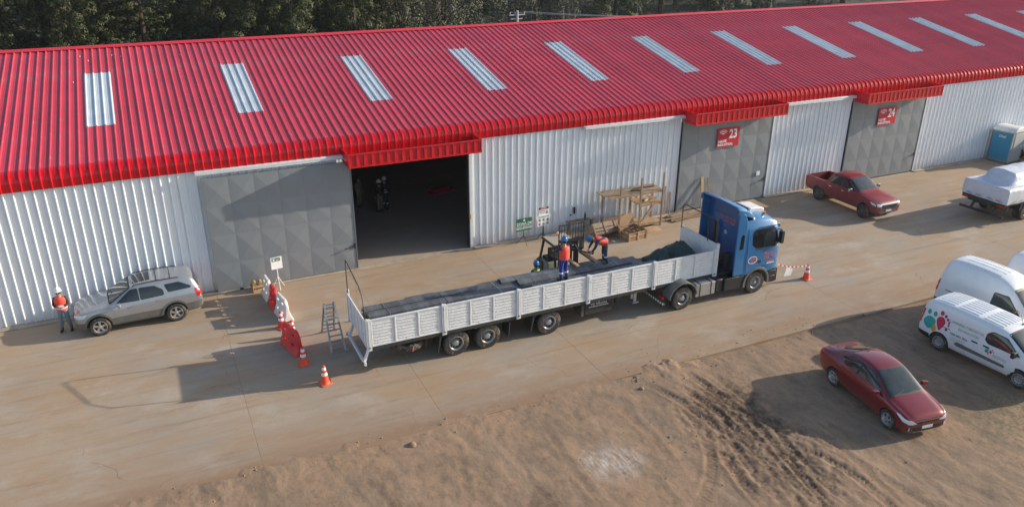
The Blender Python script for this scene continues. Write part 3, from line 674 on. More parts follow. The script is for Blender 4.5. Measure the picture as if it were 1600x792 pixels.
class Car:
    def __init__(s, name, label, cat, loc, rz, st, paint, arches, R_, dark='chassis', mats=None, cuts=(), clad=0, group=None, gh=.02, levels=2, aw=.07, side=.55):
        s.t = thing(name, label, cat, loc, rz, group); me = body_mesh(st, levels, clad, gh, side); s.bvh = bvh_of(me)
        w = max(q[2] for q in st); cs = []
        for x in arches:
            m = MB(); m.cyl((x, -w-.2, R_+.01), (x, -w+.32, R_+.01), R_+aw, n=26, m=2); cs.append(m.mesh('c', SLOTS))
            m = MB(); m.cyl((x, w-.32, R_+.01), (x, w+.2, R_+.01), R_+aw, n=26, m=2); cs.append(m.mesh('c', SLOTS))
        for c in cuts: cs.append(c)
        me = cut(me, cs, [paint, mats or paint, dark, 'bed_inside']); shade(me, 35); s.body = link('body', me, s.t); s.st = st
    def p(s, name, poly, side, m, off=.006, parent=None, r=0, both=False, res=.09, label=None):
        out = []
        if r: poly = rnd(poly, r)
        for sd_ in (('l','r') if both else (side,)):
            o = link(name, patch_mesh(s.bvh, poly, sd_, off, name, m, res=res), parent or s.t); out.append(o)
            if label: o['label'] = label
        return out
    def win(s, poly, side='l', both=True, glass='glass_dark', r=.06, grow=.025, name='side_window'):
        c = V((sum(q[0] for q in poly)/len(poly), sum(q[1] for q in poly)/len(poly)))
        big = [tuple(V(q)+(V(q)-c).normalized()*grow) for q in poly]
        for sd_ in (('l','r') if both else (side,)):
            o = s.p(name, big, sd_, 'black_plastic', .005, r=r)[0]; s.p('pane', poly, sd_, glass, .010, o, r=r)
    def pt(s, u, v, side):
        org, d = PL[side]; h, n, i, _ = s.bvh.ray_cast(org(u, v), d); return h if h else org(u, v)
    def mirrors(s, x, z, y, m, sz=(.10,.20,.14)):
        for q in (1, -1):
            b = MB(); b.box((x, q*(y+sz[1]/2), z), sz); b.box((x, q*(y-.04), z-.03), (.05, .10, .04)); b.build('wing_mirror', m, s.t, bevel=.03, seg=3)
    def text(s, name, body, size, m, u, v, side, ang=0, **kw):
        h, n, i, _ = s.bvh.ray_cast(PL[side][0](u, v), PL[side][1])
        d = -PL[side][1]; r_ = {'l': V((-1,0,0)), 'r': V((1,0,0)), 'f': V((0,1,0)), 'b': V((0,-1,0))}[side]
        n = n if n.dot(d) > 0 else -n; u_ = V((0,0,1)); u_ = (u_-n*u_.dot(n)).normalized(); r_ = u_.cross(n)
        return text(name, body, size, m, s.t, Matrix.Translation(h+n*.008) @ plane_M((0,0,0), r_, u_) @ Matrix.Rotation(ang, 4, 'Z'), **kw)
# ---------------------------------------------------------------- silver SUV by the wall
st = [(2.20,.44,.46,.72,.46,.42,.78,.80),(2.14,.36,.68,.82,.64,.58,.88,.91),(1.98,.30,.83,.92,.78,.66,.98,1.02),(1.7,.27,.91,.98,.85,.70,1.05,1.09),(1.35,.26,.93,1.02,.88,.72,1.09,1.13),(.95,.26,.93,1.06,.88,.74,1.12,1.16),
 (.48,.26,.93,1.09,.87,.70,1.42,1.47),(.08,.26,.93,1.10,.87,.68,1.66,1.71),(-.4,.26,.93,1.12,.87,.69,1.71,1.77),(-1.2,.26,.93,1.14,.87,.68,1.71,1.77),(-1.95,.28,.92,1.16,.87,.67,1.68,1.735),(-2.12,.30,.915,1.16,.86,.66,1.62,1.67),
 (-2.28,.34,.90,1.16,.83,.64,1.38,1.42),(-2.37,.40,.86,1.12,.80,.63,1.14,1.17),(-2.42,.46,.80,.94,.74,.6,.97,.99)]
SR = .37
suv = Car('suv', 'silver grey off-road wagon with roof rails parked along the white wall beside a person', 'suv', (.71,-1.26,0), pi+R(1.5), st, 'paint_silver', (1.355,-1.355), SR, mats='cladding', clad=3, side=.46)
for x in (1.355, -1.355):
    for q in (-1, 1): wheel(suv.t, x, q*.83, SR, .24, q, 'alloy', 'rim_alloy', 5)
    arch = [(x+(SR+a)*cos(t), SR+.01+(SR+a)*sin(t)) for a, rng_ in ((.15, [pi*k/12 for k in range(13)]), (.075, [pi*k/12 for k in range(12,-1,-1)])) for t in rng_]
    suv.p('wheel_arch', arch, 'l', 'cladding', .018, both=True)
suv.win([(.66,1.16),(.14,1.54),(-.12,1.585),(-.14,1.16)]); suv.win([(-.22,1.16),(-.2,1.59),(-.72,1.57),(-1.0,1.40),(-1.02,1.20)]); suv.win([(-1.22,1.27),(-1.10,1.56),(-1.62,1.555),(-2.02,1.36),(-2.0,1.30)])
suv.p('windscreen_frame', [(.92,-.76),(.96,0),(.92,.76),(.12,.63),(.12,-.63)], 't', 'black_plastic', .005, r=.06); suv.p('windscreen', [(.87,-.70),(.91,0),(.87,.70),(.17,.58),(.17,-.58)], 't', 'glass_dark', .010, r=.06)
suv.p('sunroof', [(.0,-.42),(.0,.42),(-.62,.42),(-.62,-.42)], 't', 'glass_dark', .006, r=.04)
suv.p('rear_window', [(-.64,1.2),(.64,1.2),(.56,1.56),(-.56,1.56)], 'b', 'glass_dark', .008, r=.08)
for q in (-1, 1):
    b = MB(); b.tube([(.02,q*.60,1.65),(-.05,q*.61,1.715),(-.8,q*.62,1.75),(-1.6,q*.60,1.73),(-1.68,q*.59,1.66)], .018, 8); b.build('roof_rail', 'steel_dark', suv.t, 50)
    suv.p('tail_light', [(q*.62,.92),(q*.84,.92),(q*.80,1.22),(q*.66,1.20)], 'b', 'lamp_red', .01, r=.03)
    suv.p('tail_light', [(-2.40,.92),(-2.22,.90),(-2.14,1.24),(-2.3,1.22)], 'l' if q > 0 else 'r', 'lamp_red', .012, r=.03)
    suv.p('headlight', [(q*.48,.74),(q*.78,.76),(q*.80,.90),(q*.50,.86)], 'f', 'lamp_clear', .008, r=.03)
    suv.p('headlight', [(2.08,.74),(1.80,.80),(1.72,.94),(2.0,.88)], 'l' if q > 0 else 'r', 'lamp_clear', .008, r=.03)
for x in (-.85, -1.35):
    b = MB(); b.tube([(x,-.60,1.735),(x,0,1.785),(x,.60,1.735)], .016, 6); b.build('cross_bar', 'steel_dark', suv.t, 50)
suv.p('grille', [(-.40,.66),(.40,.66),(.42,.84),(-.42,.84)], 'f', 'black_plastic', .006, r=.04); suv.p('number_plate', [(-.2,.48),(.2,.48),(.2,.58),(-.2,.58)], 'f', 'plate_white', .014)
for x, z in ((.02, .97), (-.98, 1.02)): suv.p('door_handle', [(x,z-.022),(x+.2,z-.022),(x+.2,z+.022),(x,z+.022)], 'l', 'paint_silver', .03, both=True)
for x0, x1 in ((.80,-.15),(-.18,-1.02)): suv.p('door', rnd([(x0,.66),(x1,.66),(x1,1.09),(x0,1.06)], .05), 'l', 'paint_silver', .004, both=True, res=.15)
suv.mirrors(.58, 1.14, .93, 'paint_silver')
b = MB(); b.tube([(.93,-.25,1.17),(.74,-.55,1.28)], .010, 5); b.tube([(.93,.35,1.17),(.76,-.05,1.31)], .012, 5); b.build('wiper', 'black_plastic', suv.t)
# ---------------------------------------------------------------- dark red saloon on the dirt
st = [(2.05,.24,.60,.60,.58,.50,.64,.66),(2.02,.20,.73,.66,.69,.59,.70,.72),(1.94,.18,.80,.73,.74,.62,.765,.79),(1.72,.17,.845,.785,.78,.64,.815,.85),(1.42,.17,.86,.84,.80,.66,.885,.925),(1.12,.17,.862,.88,.80,.66,.925,.96),
 (.62,.17,.862,.915,.79,.60,1.235,1.275),(.16,.17,.862,.94,.785,.575,1.435,1.485),(-.38,.17,.862,.955,.78,.57,1.465,1.52),(-.92,.17,.862,.97,.78,.56,1.405,1.465),(-1.42,.19,.86,.99,.77,.55,1.20,1.255),
 (-1.83,.22,.85,1.005,.75,.59,1.065,1.095),(-2.12,.28,.82,.995,.72,.60,1.03,1.06),(-2.22,.36,.76,.92,.68,.58,.96,.985),(-2.27,.44,.66,.78,.6,.5,.80,.81)]
SR = .315
sal = Car('saloon_car', 'glossy dark red saloon car standing alone on the brown dirt', 'car', (22.90,-17.78,-.06), R(-97.6), st, 'paint_red', (1.29,-1.29), SR, aw=.045)
for x in (1.29, -1.29):
    for q in (-1, 1): wheel(sal.t, x, q*.765, SR, .20, q, 'alloy', 'rim_alloy', 5)
sal.win([(.80,.985),(.22,1.33),(-.26,1.365),(-.28,1.01)], glass='glass_dark'); sal.win([(-.36,1.01),(-.34,1.365),(-.82,1.32),(-1.20,1.17),(-1.18,1.05)])
for a, c in (((.68,1.09),(-.26,1.37)),((-.36,1.372),(-1.12,1.215))):
    sal.p('rain_visor', [(a[0],a[1]),(c[0],c[1]),(c[0],c[1]-.065),(a[0],a[1]-.04)], 'l', 'black_plastic', .04, both=True)
sal.p('pillar', [(-.275,1.0),(-.37,1.0),(-.355,1.375),(-.265,1.375)], 'l', 'black_plastic', .006, both=True)
sal.p('windscreen_frame', [(1.10,-.69),(1.16,0),(1.10,.69),(.20,.555),(.23,0),(.20,-.555)], 't', 'black_plastic', .004, r=.05); sal.p('windscreen', [(1.05,-.63),(1.10,0),(1.05,.63),(.25,.51),(.28,0),(.25,-.51)], 't', 'glass_grey', .008, r=.06)
sal.p('rear_window', [(-.98,-.48),(-.98,.48),(-1.60,.54),(-1.60,-.54)], 't', 'glass_dark', .008, r=.05)
for q in (-1, 1):
    sal.p('headlight', [(q*.40,.555),(q*.56,.53),(q*.74,.56),(q*.79,.70),(q*.60,.665)], 'f', 'lamp_clear', .012, r=.025, res=.05)
    sal.p('headlight', [(2.0,.58),(1.86,.60),(1.58,.755),(1.70,.755),(1.90,.69)], 'l' if q > 0 else 'r', 'lamp_clear', .012, r=.02, res=.05)
    f = sal.p('fog_lamp_recess', [(q*.60,.30),(q*.74,.32),(q*.74,.46),(q*.62,.44)], 'f', 'black_plastic', .008, r=.02)[0]
    for k in range(3): sal.p('fog_lamp', [(q*.65,.325+k*.042),(q*.69,.325+k*.042),(q*.69,.35+k*.042),(q*.65,.35+k*.042)], 'f', 'lamp_clear', .016, f)
    sal.p('tail_light', [(-2.28,.78),(-2.1,.78),(-1.95,.93),(-2.2,.94)], 'l' if q > 0 else 'r', 'lamp_red', .012, r=.02)
    sal.p('tail_light', [(q*.40,.78),(q*.74,.76),(q*.72,.92),(q*.40,.90)], 'b', 'lamp_red', .012, r=.02)
sal.p('grille', [(-.56,.545),(.56,.545),(.44,.60),(-.44,.60)], 'f', 'black_plastic', .010, r=.02, res=.05); sal.p('grille_trim', [(-.50,.612),(.50,.612),(.46,.632),(-.46,.632)], 'f', 'chrome', .012, res=.05)
sal.p('air_intake', [(-.52,.27),(.52,.27),(.56,.42),(-.56,.42)], 'f', 'black_plastic', .010, r=.04, res=.05)
np_ = sal.p('number_plate', [(-.2,.34),(.2,.34),(.2,.44),(-.2,.44)], 'f', 'plate_white', .022)[0]
sal.p('bumper_trim', [(-.54,.245),(.54,.245),(.54,.265),(-.54,.265)], 'f', 'chrome', .016, res=.05)
b = MB(); b.tube([(2.0,-.085,.675),(1.985,-.055,.70)], .006, 5); b.tube([(1.985,-.055,.70),(1.985,-.055,.672)], .006, 5); b.tube([(1.99,-.02,.675),(1.99,-.02,.70)], .006, 5); b.tube([(2.0,.02,.675),(1.985,.045,.70),(2.0,.075,.675)], .006, 5); b.build('badge', 'chrome', sal.t)
for x, z in ((-.20,.865),(-1.14,.90)): sal.p('door_handle', [(x,z-.018),(x+.18,z-.018),(x+.18,z+.018),(x,z+.018)], 'l', 'paint_red', .028, both=True)
for x0, x1 in ((.98,-.30),(-.33,-1.06)): sal.p('door', rnd([(x0,.27),(x1,.27),(x1,.93),(x0,.90)], .06), 'l', 'paint_red', .0035, both=True, res=.15)
sal.mirrors(.74, .99, .86, 'paint_red', (.12,.20,.13))
b = MB(); b.tube([(1.12,-.55,.975),(1.0,-.10,1.06)], .012, 5); b.tube([(1.13,-.02,.985),(1.02,.42,1.05)], .011, 5); b.build('wiper', 'black_plastic', sal.t)
b = MB(); b.tube([(-.82,0,1.45),(-.97,0,1.58)], [.01,.004], 6); b.cyl((-.82,0,1.43),(-.82,0,1.465), .03); b.build('aerial', 'black_plastic', sal.t)
# ---------------------------------------------------------------- maroon pickup by gate 24
st = [(2.45,.46,.72,.80,.68,.62,.83,.86),(2.41,.40,.84,.90,.80,.70,.94,.97),(2.34,.38,.87,.97,.82,.70,1.00,1.04),(2.1,.38,.91,1.03,.86,.72,1.07,1.11),(1.5,.36,.925,1.11,.88,.74,1.17,1.21),(1.05,.36,.925,1.14,.88,.74,1.21,1.25),
 (.62,.36,.925,1.17,.88,.71,1.52,1.57),(.22,.36,.925,1.18,.88,.70,1.77,1.82),(-.4,.36,.925,1.19,.88,.70,1.81,1.85),(-.90,.36,.925,1.20,.88,.69,1.78,1.82),(-1.08,.36,.925,1.20,.88,.70,1.56,1.60),
 (-1.15,.36,.925,1.20,.885,.82,1.24,1.24),(-1.3,.36,.925,1.19,.90,.86,1.215,1.215),(-2.0,.38,.925,1.19,.90,.86,1.215,1.215),(-2.55,.40,.92,1.19,.895,.85,1.215,1.215),(-2.68,.48,.9,1.16,.875,.83,1.195,1.195),(-2.73,.55,.87,1.08,.85,.81,1.10,1.10)]
m = MB(); m.bx(-2.60, -1.22, -.76, .76, .70, 1.7, 3); SR = .385
pk = Car('pickup', 'dusty maroon double-cab pickup with empty open bed parked by the second numbered gate', 'pickup', (36.98,-3.29,0), R(-90.5), st, 'paint_maroon', (1.6,-1.6), SR, cuts=[m.mesh('c', SLOTS)], aw=.06)
for x in (1.6, -1.6):
    for q in (-1, 1): wheel(pk.t, x, q*.82, SR, .25, q, 'alloy', 'rim_dark', 6)
pk.win([(.86,1.25),(.32,1.66),(-.05,1.70),(-.06,1.25)]); pk.win([(-.15,1.25),(-.14,1.705),(-.76,1.69),(-.88,1.52),(-.88,1.27)])
pk.p('windscreen_frame', [(1.03,-.75),(1.03,.75),(.24,.665),(.24,-.665)], 't', 'black_plastic', .004, r=.05); pk.p('windscreen', [(.98,-.70),(.98,.70),(.29,.61),(.29,-.61)], 't', 'glass_grey', .008, r=.06)
pk.p('rear_window', [(-.58,1.34),(.58,1.34),(.55,1.68),(-.55,1.68)], 'b', 'glass_dark', .008, r=.06)
gt = pk.p('grille_frame', [(-.62,.66),(.62,.66),(.66,.96),(-.66,.96)], 'f', 'chrome', .02, r=.06, res=.06)[0]; pk.p('grille', [(-.50,.71),(.50,.71),(.54,.91),(-.54,.91)], 'f', 'black_plastic', .03, gt, r=.05, res=.06)
pk.p('number_plate', [(-.2,.52),(.2,.52),(.2,.62),(-.2,.62)], 'f', 'plate_white', .02); pk.p('bumper_guard', [(-.6,.42),(.6,.42),(.56,.5),(-.56,.5)], 'f', 'chrome', .012)
for q in (-1, 1):
    pk.p('headlight', [(q*.62,.82),(q*.80,.84),(q*.82,.97),(q*.66,.95)], 'f', 'lamp_clear', .014, r=.02, res=.06); pk.p('headlight', [(2.36,.86),(2.1,.90),(1.95,1.02),(2.25,.97)], 'l' if q > 0 else 'r', 'lamp_clear', .012, r=.02)
    pk.p('tail_light', [(-2.74,.72),(-2.6,.72),(-2.6,1.08),(-2.72,1.06)], 'l' if q > 0 else 'r', 'lamp_red', .012, r=.02)
for x, z in ((-.02, 1.05), (-.88, 1.06)): pk.p('door_handle', [(x,z-.022),(x+.2,z-.022),(x+.2,z+.022),(x,z+.022)], 'l', 'chrome', .03, both=True)
for x0, x1 in ((.98,-.09),(-.12,-1.0)): pk.p('door', rnd([(x0,.46),(x1,.46),(x1,1.15),(x0,1.13)], .06), 'l', 'paint_maroon', .004, both=True, res=.15)
pk.p('tailgate_rim', [(-2.69,-.80),(-2.61,-.80),(-2.61,.80),(-2.69,.80)], 't', 'black_plastic', .006)
pk.mirrors(.68, 1.27, .93, 'chrome', (.10,.22,.18))
b = MB(); b.tube([(-.5,-.30,1.84),(-.55,-.30,2.0)], .008, 6); b.build('aerial', 'black_plastic', pk.t)
# ---------------------------------------------------------------- vans
def van_small(label, loc, rz, paint, graphics=True, name='panel_van', group=None):
    st = [(2.38,.42,.70,.72,.66,.60,.76,.80),(2.30,.30,.85,.88,.80,.68,.94,.98),(2.0,.22,.91,.98,.86,.72,1.06,1.10),(1.6,.20,.92,1.03,.87,.76,1.14,1.18),(1.1,.20,.92,1.06,.87,.73,1.48,1.54),(.7,.20,.92,1.08,.87,.74,1.70,1.76),
     (.2,.20,.92,1.08,.88,.77,1.77,1.83),(-1.,.20,.92,1.08,.89,.79,1.80,1.86),(-2.0,.24,.92,1.08,.88,.78,1.77,1.83),(-2.24,.28,.91,1.08,.86,.76,1.70,1.76),(-2.36,.34,.88,1.05,.83,.73,1.5,1.55),(-2.41,.40,.82,.9,.78,.68,1.05,1.10)]
    r = .33; v = Car(name, label, 'van', loc, rz, st, paint, (1.487,-1.487), r, gh=.035, aw=.06, group=group)
    for x in (1.487, -1.487):
        for q in (-1, 1): wheel(v.t, x, q*.815, r, .20, q, 'steel', 'rim_steel')
    v.win([(1.32,1.10),(.74,1.52),(.30,1.55),(.14,1.43),(.12,1.2),(.26,1.11)], r=.05, grow=.035, glass='glass_grey')
    v.p('windscreen_frame', [(1.58,-.78),(1.62,0),(1.58,.78),(.73,.70),(.75,0),(.73,-.70)], 't', 'black_plastic', .004, r=.05); v.p('windscreen', [(1.50,-.72),(1.54,0),(1.50,.72),(.78,.64),(.80,0),(.78,-.64)], 't', 'glass_grey', .008, r=.06)
    v.p('bumper', [(-2.44,.30),(-1.86,.30),(-1.90,.50),(-2.42,.52)], 'l', 'black_plastic', .02, both=True, r=.04); v.p('bumper', [(-.84,.36),(.84,.36),(.80,.60),(-.80,.60)], 'b', 'black_plastic', .02)
    v.p('bumper', [(-.80,.34),(.80,.34),(.72,.55),(-.72,.55)], 'f', 'black_plastic', .014)
    v.p('side_moulding', rnd([(.95,.50),(-.80,.50),(-.92,.57),(-.80,.65),(.95,.60)], .04), 'l', 'cladding', .018, both=True)
    for x, z in ((.10,.98),(-.32,.96)): v.p('door_handle', [(x,z-.022),(x+.22,z-.022),(x+.22,z+.022),(x,z+.022)], 'l', 'black_plastic', .03, both=True)
    v.p('slide_track', [(-1.62,.985),(-1.15,.985),(-1.15,1.005),(-1.62,1.005)], 'l', 'black_plastic', .006, both=True)
    for q in (-1, 1):
        v.p('tail_light', [(-2.43,.82),(-2.30,.82),(-2.24,1.38),(-2.34,1.38)], 'l' if q > 0 else 'r', 'lamp_red', .012, r=.03); v.p('headlight', [(q*.52,.72),(q*.80,.74),(q*.80,.92),(q*.56,.86)], 'f', 'lamp_clear', .012, r=.03)
    for x0, x1 in ((1.30,.16),(.13,-.95)): v.p('door', rnd([(x0,.34),(x1,.34),(x1,1.06),(x0,1.04)], .06), 'l', paint, .004, both=True, res=.2)
    for i, (a, c) in enumerate(((.45,-.25),(-.45,-1.2),(-1.35,-2.02))):
        for k in range(7): yq = -.54+k*.18; v.p('roof_rib', [(a,yq-.03),(c,yq-.03),(c,yq+.03),(a,yq+.03)], 't', paint, .016, res=.4)
    v.mirrors(1.20, 1.18, .94, 'black_plastic', (.12,.20,.22))
    h = v.pt(.62, .28, 't'); b = MB(); b.cyl(h, h+V((0,0,.03)), .035); b.tube([h+V((0,0,.02)), h+V((-.16,0,.34))], [.010,.005], 6); b.build('aerial', 'black_plastic', v.t)
    if graphics:
        def g(n, poly, m): v.p(n, poly, 'r', m, .006, res=.07)
        cx = -1.90
        g('paw_print', [(cx-.07+(.23+.02*sin(2*a))*cos(a), .98+(.20 if sin(a) > 0 else .30)*sin(a)*(1 if sin(a) > 0 else 1-.25*abs(cos(a)))) for a in [2*pi*k/22 for k in range(22)]], 'print_teal')
        g('paw_print', ell(cx-.17, 1.33, .075, .10), 'print_teal'); g('paw_print', ell(cx+.07, 1.33, .075, .10), 'print_teal')
        g('foot_print', [(cx+.34+.17*cos(a)*(1 if sin(a) > 0 else 1-.55*abs(sin(a))), 1.13+(.20 if sin(a) > 0 else .34)*sin(a)) for a in [2*pi*k/22 for k in range(22)]], 'print_crimson')
        g('foot_print', [(cx+.13+.10*cos(a)*(1-.35*max(0, sin(a))), .80+.16*sin(a)) for a in [2*pi*k/18 for k in range(18)]], 'print_ochre')
        g('foot_print', ell(cx+.31, 1.46, .075, .09), 'print_crimson')
        for k, (dx, z, rr) in enumerate(((.47,1.40,.054),(.57,1.31,.047),(.64,1.21,.042),(.65,1.11,.038))): g('foot_print', ell(cx+dx, z, rr, rr*1.2, 12), 'print_plum')
        v.text('lettering', 'COMPAÑÍA Y BIENESTAR', .135, 'print_grey', -.62, 1.32, 'r', sx=.85); v.text('lettering', 'DE MASCOTAS', .13, 'print_grey', -.50, 1.14, 'r', sx=.9)
        v.text('lettering', '+569 6901 9526', .12, 'ink_black', -.80, .88, 'r', sx=.85, bold=.004); v.text('lettering', 'www.patitas.cl', .085, 'print_grey', -.80, .76, 'r'); v.text('lettering', 'contacto@patitas.cl', .07, 'print_grey', -.80, .67, 'r')
        g('red_dot', ell(-1.30, .93, .05, .055, 12), 'print_plum')
        g('paw_print', ell(.26,.84,.07,.07,14), 'print_teal'); g('foot_print', ell(.40,.86,.05,.055,14), 'print_crimson'); g('foot_print', ell(.33,.77,.04,.045,14), 'print_ochre')
        for k in range(3): g('paw_print', ell(.20+k*.06,.94-.01*k,.022,.03,8), 'print_teal'); g('foot_print', ell(.44+.035*k,.945-.035*k,.018,.022,8), 'print_plum')
        v.text('lettering', 'PATITAS', .15, 'print_grey', .74, .76, 'r', sx=.85, bold=.003)
    return v
van_small('white panel van with teal paw and crimson footprint logo on its side', (28.62,-17.66,-.05), R(-85.8), 'paint_white')
van_small('small pale van half hidden beside the blue portable toilet', (55.55,-2.35,0), R(-90), 'paint_white', False)
def van_tall(label, loc, rz):
    st = [(2.20,.40,.74,.76,.70,.62,.82,.85),(2.13,.28,.86,.92,.82,.70,.98,1.02),(1.88,.24,.92,1.02,.88,.76,1.10,1.14),(1.5,.22,.93,1.08,.89,.78,1.22,1.26),(1.02,.22,.93,1.12,.89,.75,1.64,1.70),(.68,.22,.93,1.15,.90,.70,1.96,2.04),
     (.25,.22,.93,1.18,.905,.66,2.17,2.26),(-.3,.22,.93,1.20,.91,.64,2.24,2.34),(-1.3,.22,.93,1.20,.91,.63,2.24,2.34),(-1.92,.26,.93,1.20,.90,.62,2.20,2.30),(-2.06,.28,.92,1.18,.89,.62,2.06,2.14),(-2.15,.32,.90,1.12,.87,.62,1.6,1.66),(-2.19,.38,.86,1.0,.83,.6,1.2,1.24)]
    r = .33; v = Car('tall_van', label, 'van', loc, rz, st, 'paint_white_clean', (1.40,-1.40), r, gh=.055, aw=.06)
    for x in (1.40, -1.40):
        for q in (-1, 1): wheel(v.t, x, q*.82, r, .20, q, 'steel', 'rim_steel')
    v.win([(1.20,1.16),(.60,1.70),(.10,1.68),(.08,1.20),(.2,1.12)], r=.06, glass='glass_grey', grow=.035)
    v.p('windscreen_frame', [(1.50,-.76),(1.54,0),(1.50,.76),(.66,.64),(.70,0),(.66,-.64)], 't', 'black_plastic', .004, r=.05); v.p('windscreen', [(1.44,-.70),(1.48,0),(1.44,.70),(.74,.58),(.78,0),(.74,-.58)], 't', 'glass_grey', .008, r=.06)
    v.p('bumper', [(-2.22,.26),(-1.78,.26),(-1.82,.58),(-2.20,.62)], 'l', 'black_plastic', .02, both=True, r=.04); v.p('bumper', [(-.84,.32),(.84,.32),(.80,.62),(-.80,.62)], 'b', 'black_plastic', .02); v.p('bumper', [(-.82,.32),(.82,.32),(.76,.56),(-.76,.56)], 'f', 'black_plastic', .014)
    for q in (-1, 1):
        v.p('tail_light', [(-2.24,.92),(-2.08,.92),(-2.04,1.40),(-2.14,1.40)], 'l' if q > 0 else 'r', 'lamp_red', .014, r=.03); v.p('headlight', [(q*.50,.78),(q*.80,.80),(q*.82,.98),(q*.54,.92)], 'f', 'lamp_clear', .012, r=.03)
    v.p('slide_track', [(-1.75,1.05),(-1.0,1.05),(-1.0,1.075),(-1.75,1.075)], 'l', 'black_plastic', .006, both=True)
    for x in (.14, -.30): v.p('door_handle', [(x,1.02),(x+.2,1.02),(x+.2,1.06),(x,1.06)], 'l', 'black_plastic', .03, both=True)
    for x0, x1 in ((1.24,.06),(.02,-1.0)): v.p('door', rnd([(x0,.36),(x1,.36),(x1,1.12),(x0,1.08)], .06), 'l', 'paint_white_clean', .004, both=True, res=.2)
    for k in range(4): yq = -.42+k*.28; v.p('roof_rib', [(.0,yq-.05),(-1.85,yq-.05),(-1.85,yq+.05),(.0,yq+.05)], 't', 'paint_white_clean', .014, res=.5)
    v.mirrors(1.06, 1.26, .95, 'black_plastic', (.13,.18,.26))
    return v
vt = van_tall('tall white high-roof van standing directly behind the van with the paw logo', (31.36,-15.92,-.05), R(-86))
dup(vt.t, (34.35,-16.55,-.05), R(-86), 'rearmost white high-roof van, only its roof corner showing at the picture edge')
# ================================================================== TRUCK
# tractor unit: local x forward, origin on the ground under the cab's rear wall line; near (camera) side is local -y
tr = thing('truck_tractor', 'blue truck tractor unit coupled to the long white trailer', 'truck', (23.3, -8.5, 0))
TW = 1.24
def tprism(name, poly, y0, y1, m, par=tr, bevel=.03, **kw):
    b = MB(); b.prism(poly, 'y', y0, y1); return b.build(name, m, par, bevel=bevel, **kw)
# cab shell: lofted with a rounded roof and tapered nose
rings = []
for x, w, z0, zs, zt in ((.42,1.22,1.02,3.10,3.46),(.5,1.235,1.0,3.12,3.48),(1.2,1.24,.98,3.10,3.46),(1.9,1.24,.98,3.02,3.34),(2.18,1.22,1.0,2.92,3.18),(2.34,1.16,1.02,2.72,2.94),(2.42,1.10,1.05,2.2,2.3)):
    h = [(0,z0),(w,z0),(w,1.4),(w,2.05),(w-.015,2.3),(w-.05,zs-.15),(w-.09,zs),(w-.22,zs+(zt-zs)*.6),(w*.55,zt-.02),(0,zt)]
    rings.append([(x, y, z) for y, z in h]+[(x, -y, z) for y, z in h[-2:0:-1]])
m = MB(); m.loft(rings, 0, True, True); me = m.mesh('cab', SLOTS)
cu = []
for q in (-1, 1):
    c_ = MB(); c_.cyl((1.27, q*.75, .5), (1.27, q*1.5, .5), .64, n=28, m=2); cu.append(c_.mesh('c', SLOTS))
tb = bvh_of(me); me = cut(me, cu, ['truck_blue','truck_blue','chassis','chassis']); shade(me, 32); cab = link('cab', me, tr)
class TP(Car):
    def __init__(s): s.t = tr; s.bvh = tb
T = TP()
b = MB(); b.bx(.36, .415, -1.16, 1.16, 1.0, 3.88); b.bx(.345,.36,-.72,.72,2.95,3.3); b.bx(.34,.36,-1.0,1.0,1.0,1.9); b.build('rear_wall', 'truck_blue_shaded', tr, bevel=.02)
def rwM(y, z): return plane_M((.338, y, z), (0,-1,0), (0,0,1))
text('lettering', 'TRANSPORTES', .15, 'print_coral', tr, rwM(-.1, 3.20), italic=.2); text('lettering', 'DEL MAR', .15, 'print_coral', tr, rwM(-.25, 3.04), italic=.2)
b = MB(); b.lathe([(.085,-.006),(.085,.004),(.055,.004),(.055,-.006)], 18, 0, (.352,-.05,2.55), 'X'); b.build('emblem', 'reflective', tr)
for q in (-1, 1):                                                           # side fairings behind the doors
    b = MB(); b.prism([(-.02,1.02),(.46,1.02),(.46,3.35),(.30,3.72),(-.02,3.92)], 'y', q*1.16, q*1.235); o = b.build('side_fairing', 'truck_blue', tr, bevel=.03)
    b = MB(); b.prism([(.16,2.20),(.36,2.20),(.36,2.78),(.30,2.86),(.20,2.80)], 'y', q*1.23, q*1.245); b.build('fairing_window', 'glass_dark', o, bevel=.008)
# roof spoiler: curved shell, open to the rear
rings = []
for x, zt, w in ((-.08,4.06,1.24),(.0,4.06,1.245),(.35,3.96,1.22),(.75,3.72,1.12),(1.02,3.50,.98)):
    top = [(-w,zt-.30 if x < .4 else zt-.22),(-w,zt-.12),(-w+.14,zt-.02),(0,zt+.02),(w-.14,zt-.02),(w,zt-.12),(w,zt-.30 if x < .4 else zt-.22)]
    rings.append([(x, y, z) for y, z in top]+[(x, y*.965, z-.05) for y, z in top[::-1]])
b = MB(); b.loft(rings, 0, True, True); b.build('roof_spoiler', 'truck_blue', tr, smooth=35)
b = MB(); b.prism([(1.15,3.40),(2.0,3.30),(1.98,3.48),(1.85,3.55),(1.22,3.60),(1.15,3.54)], 'y', -.42, .42); o = b.build('roof_air_unit', 'paint_white_clean', tr, bevel=.05, seg=3)
b = MB()
for k in range(5): b.bx(1.10, 1.148, -.38+k*.16, -.26+k*.16, 3.5, 3.6)
b.build('vent', 'black_plastic', o)
b = MB(); b.cyl((1.75,-.66,3.36),(1.75,-.66,3.45),.07); b.cyl((1.75,.75,3.3),(1.75,.75,3.45),.07); b.build('roof_lamp', 'lamp_amber', tr)
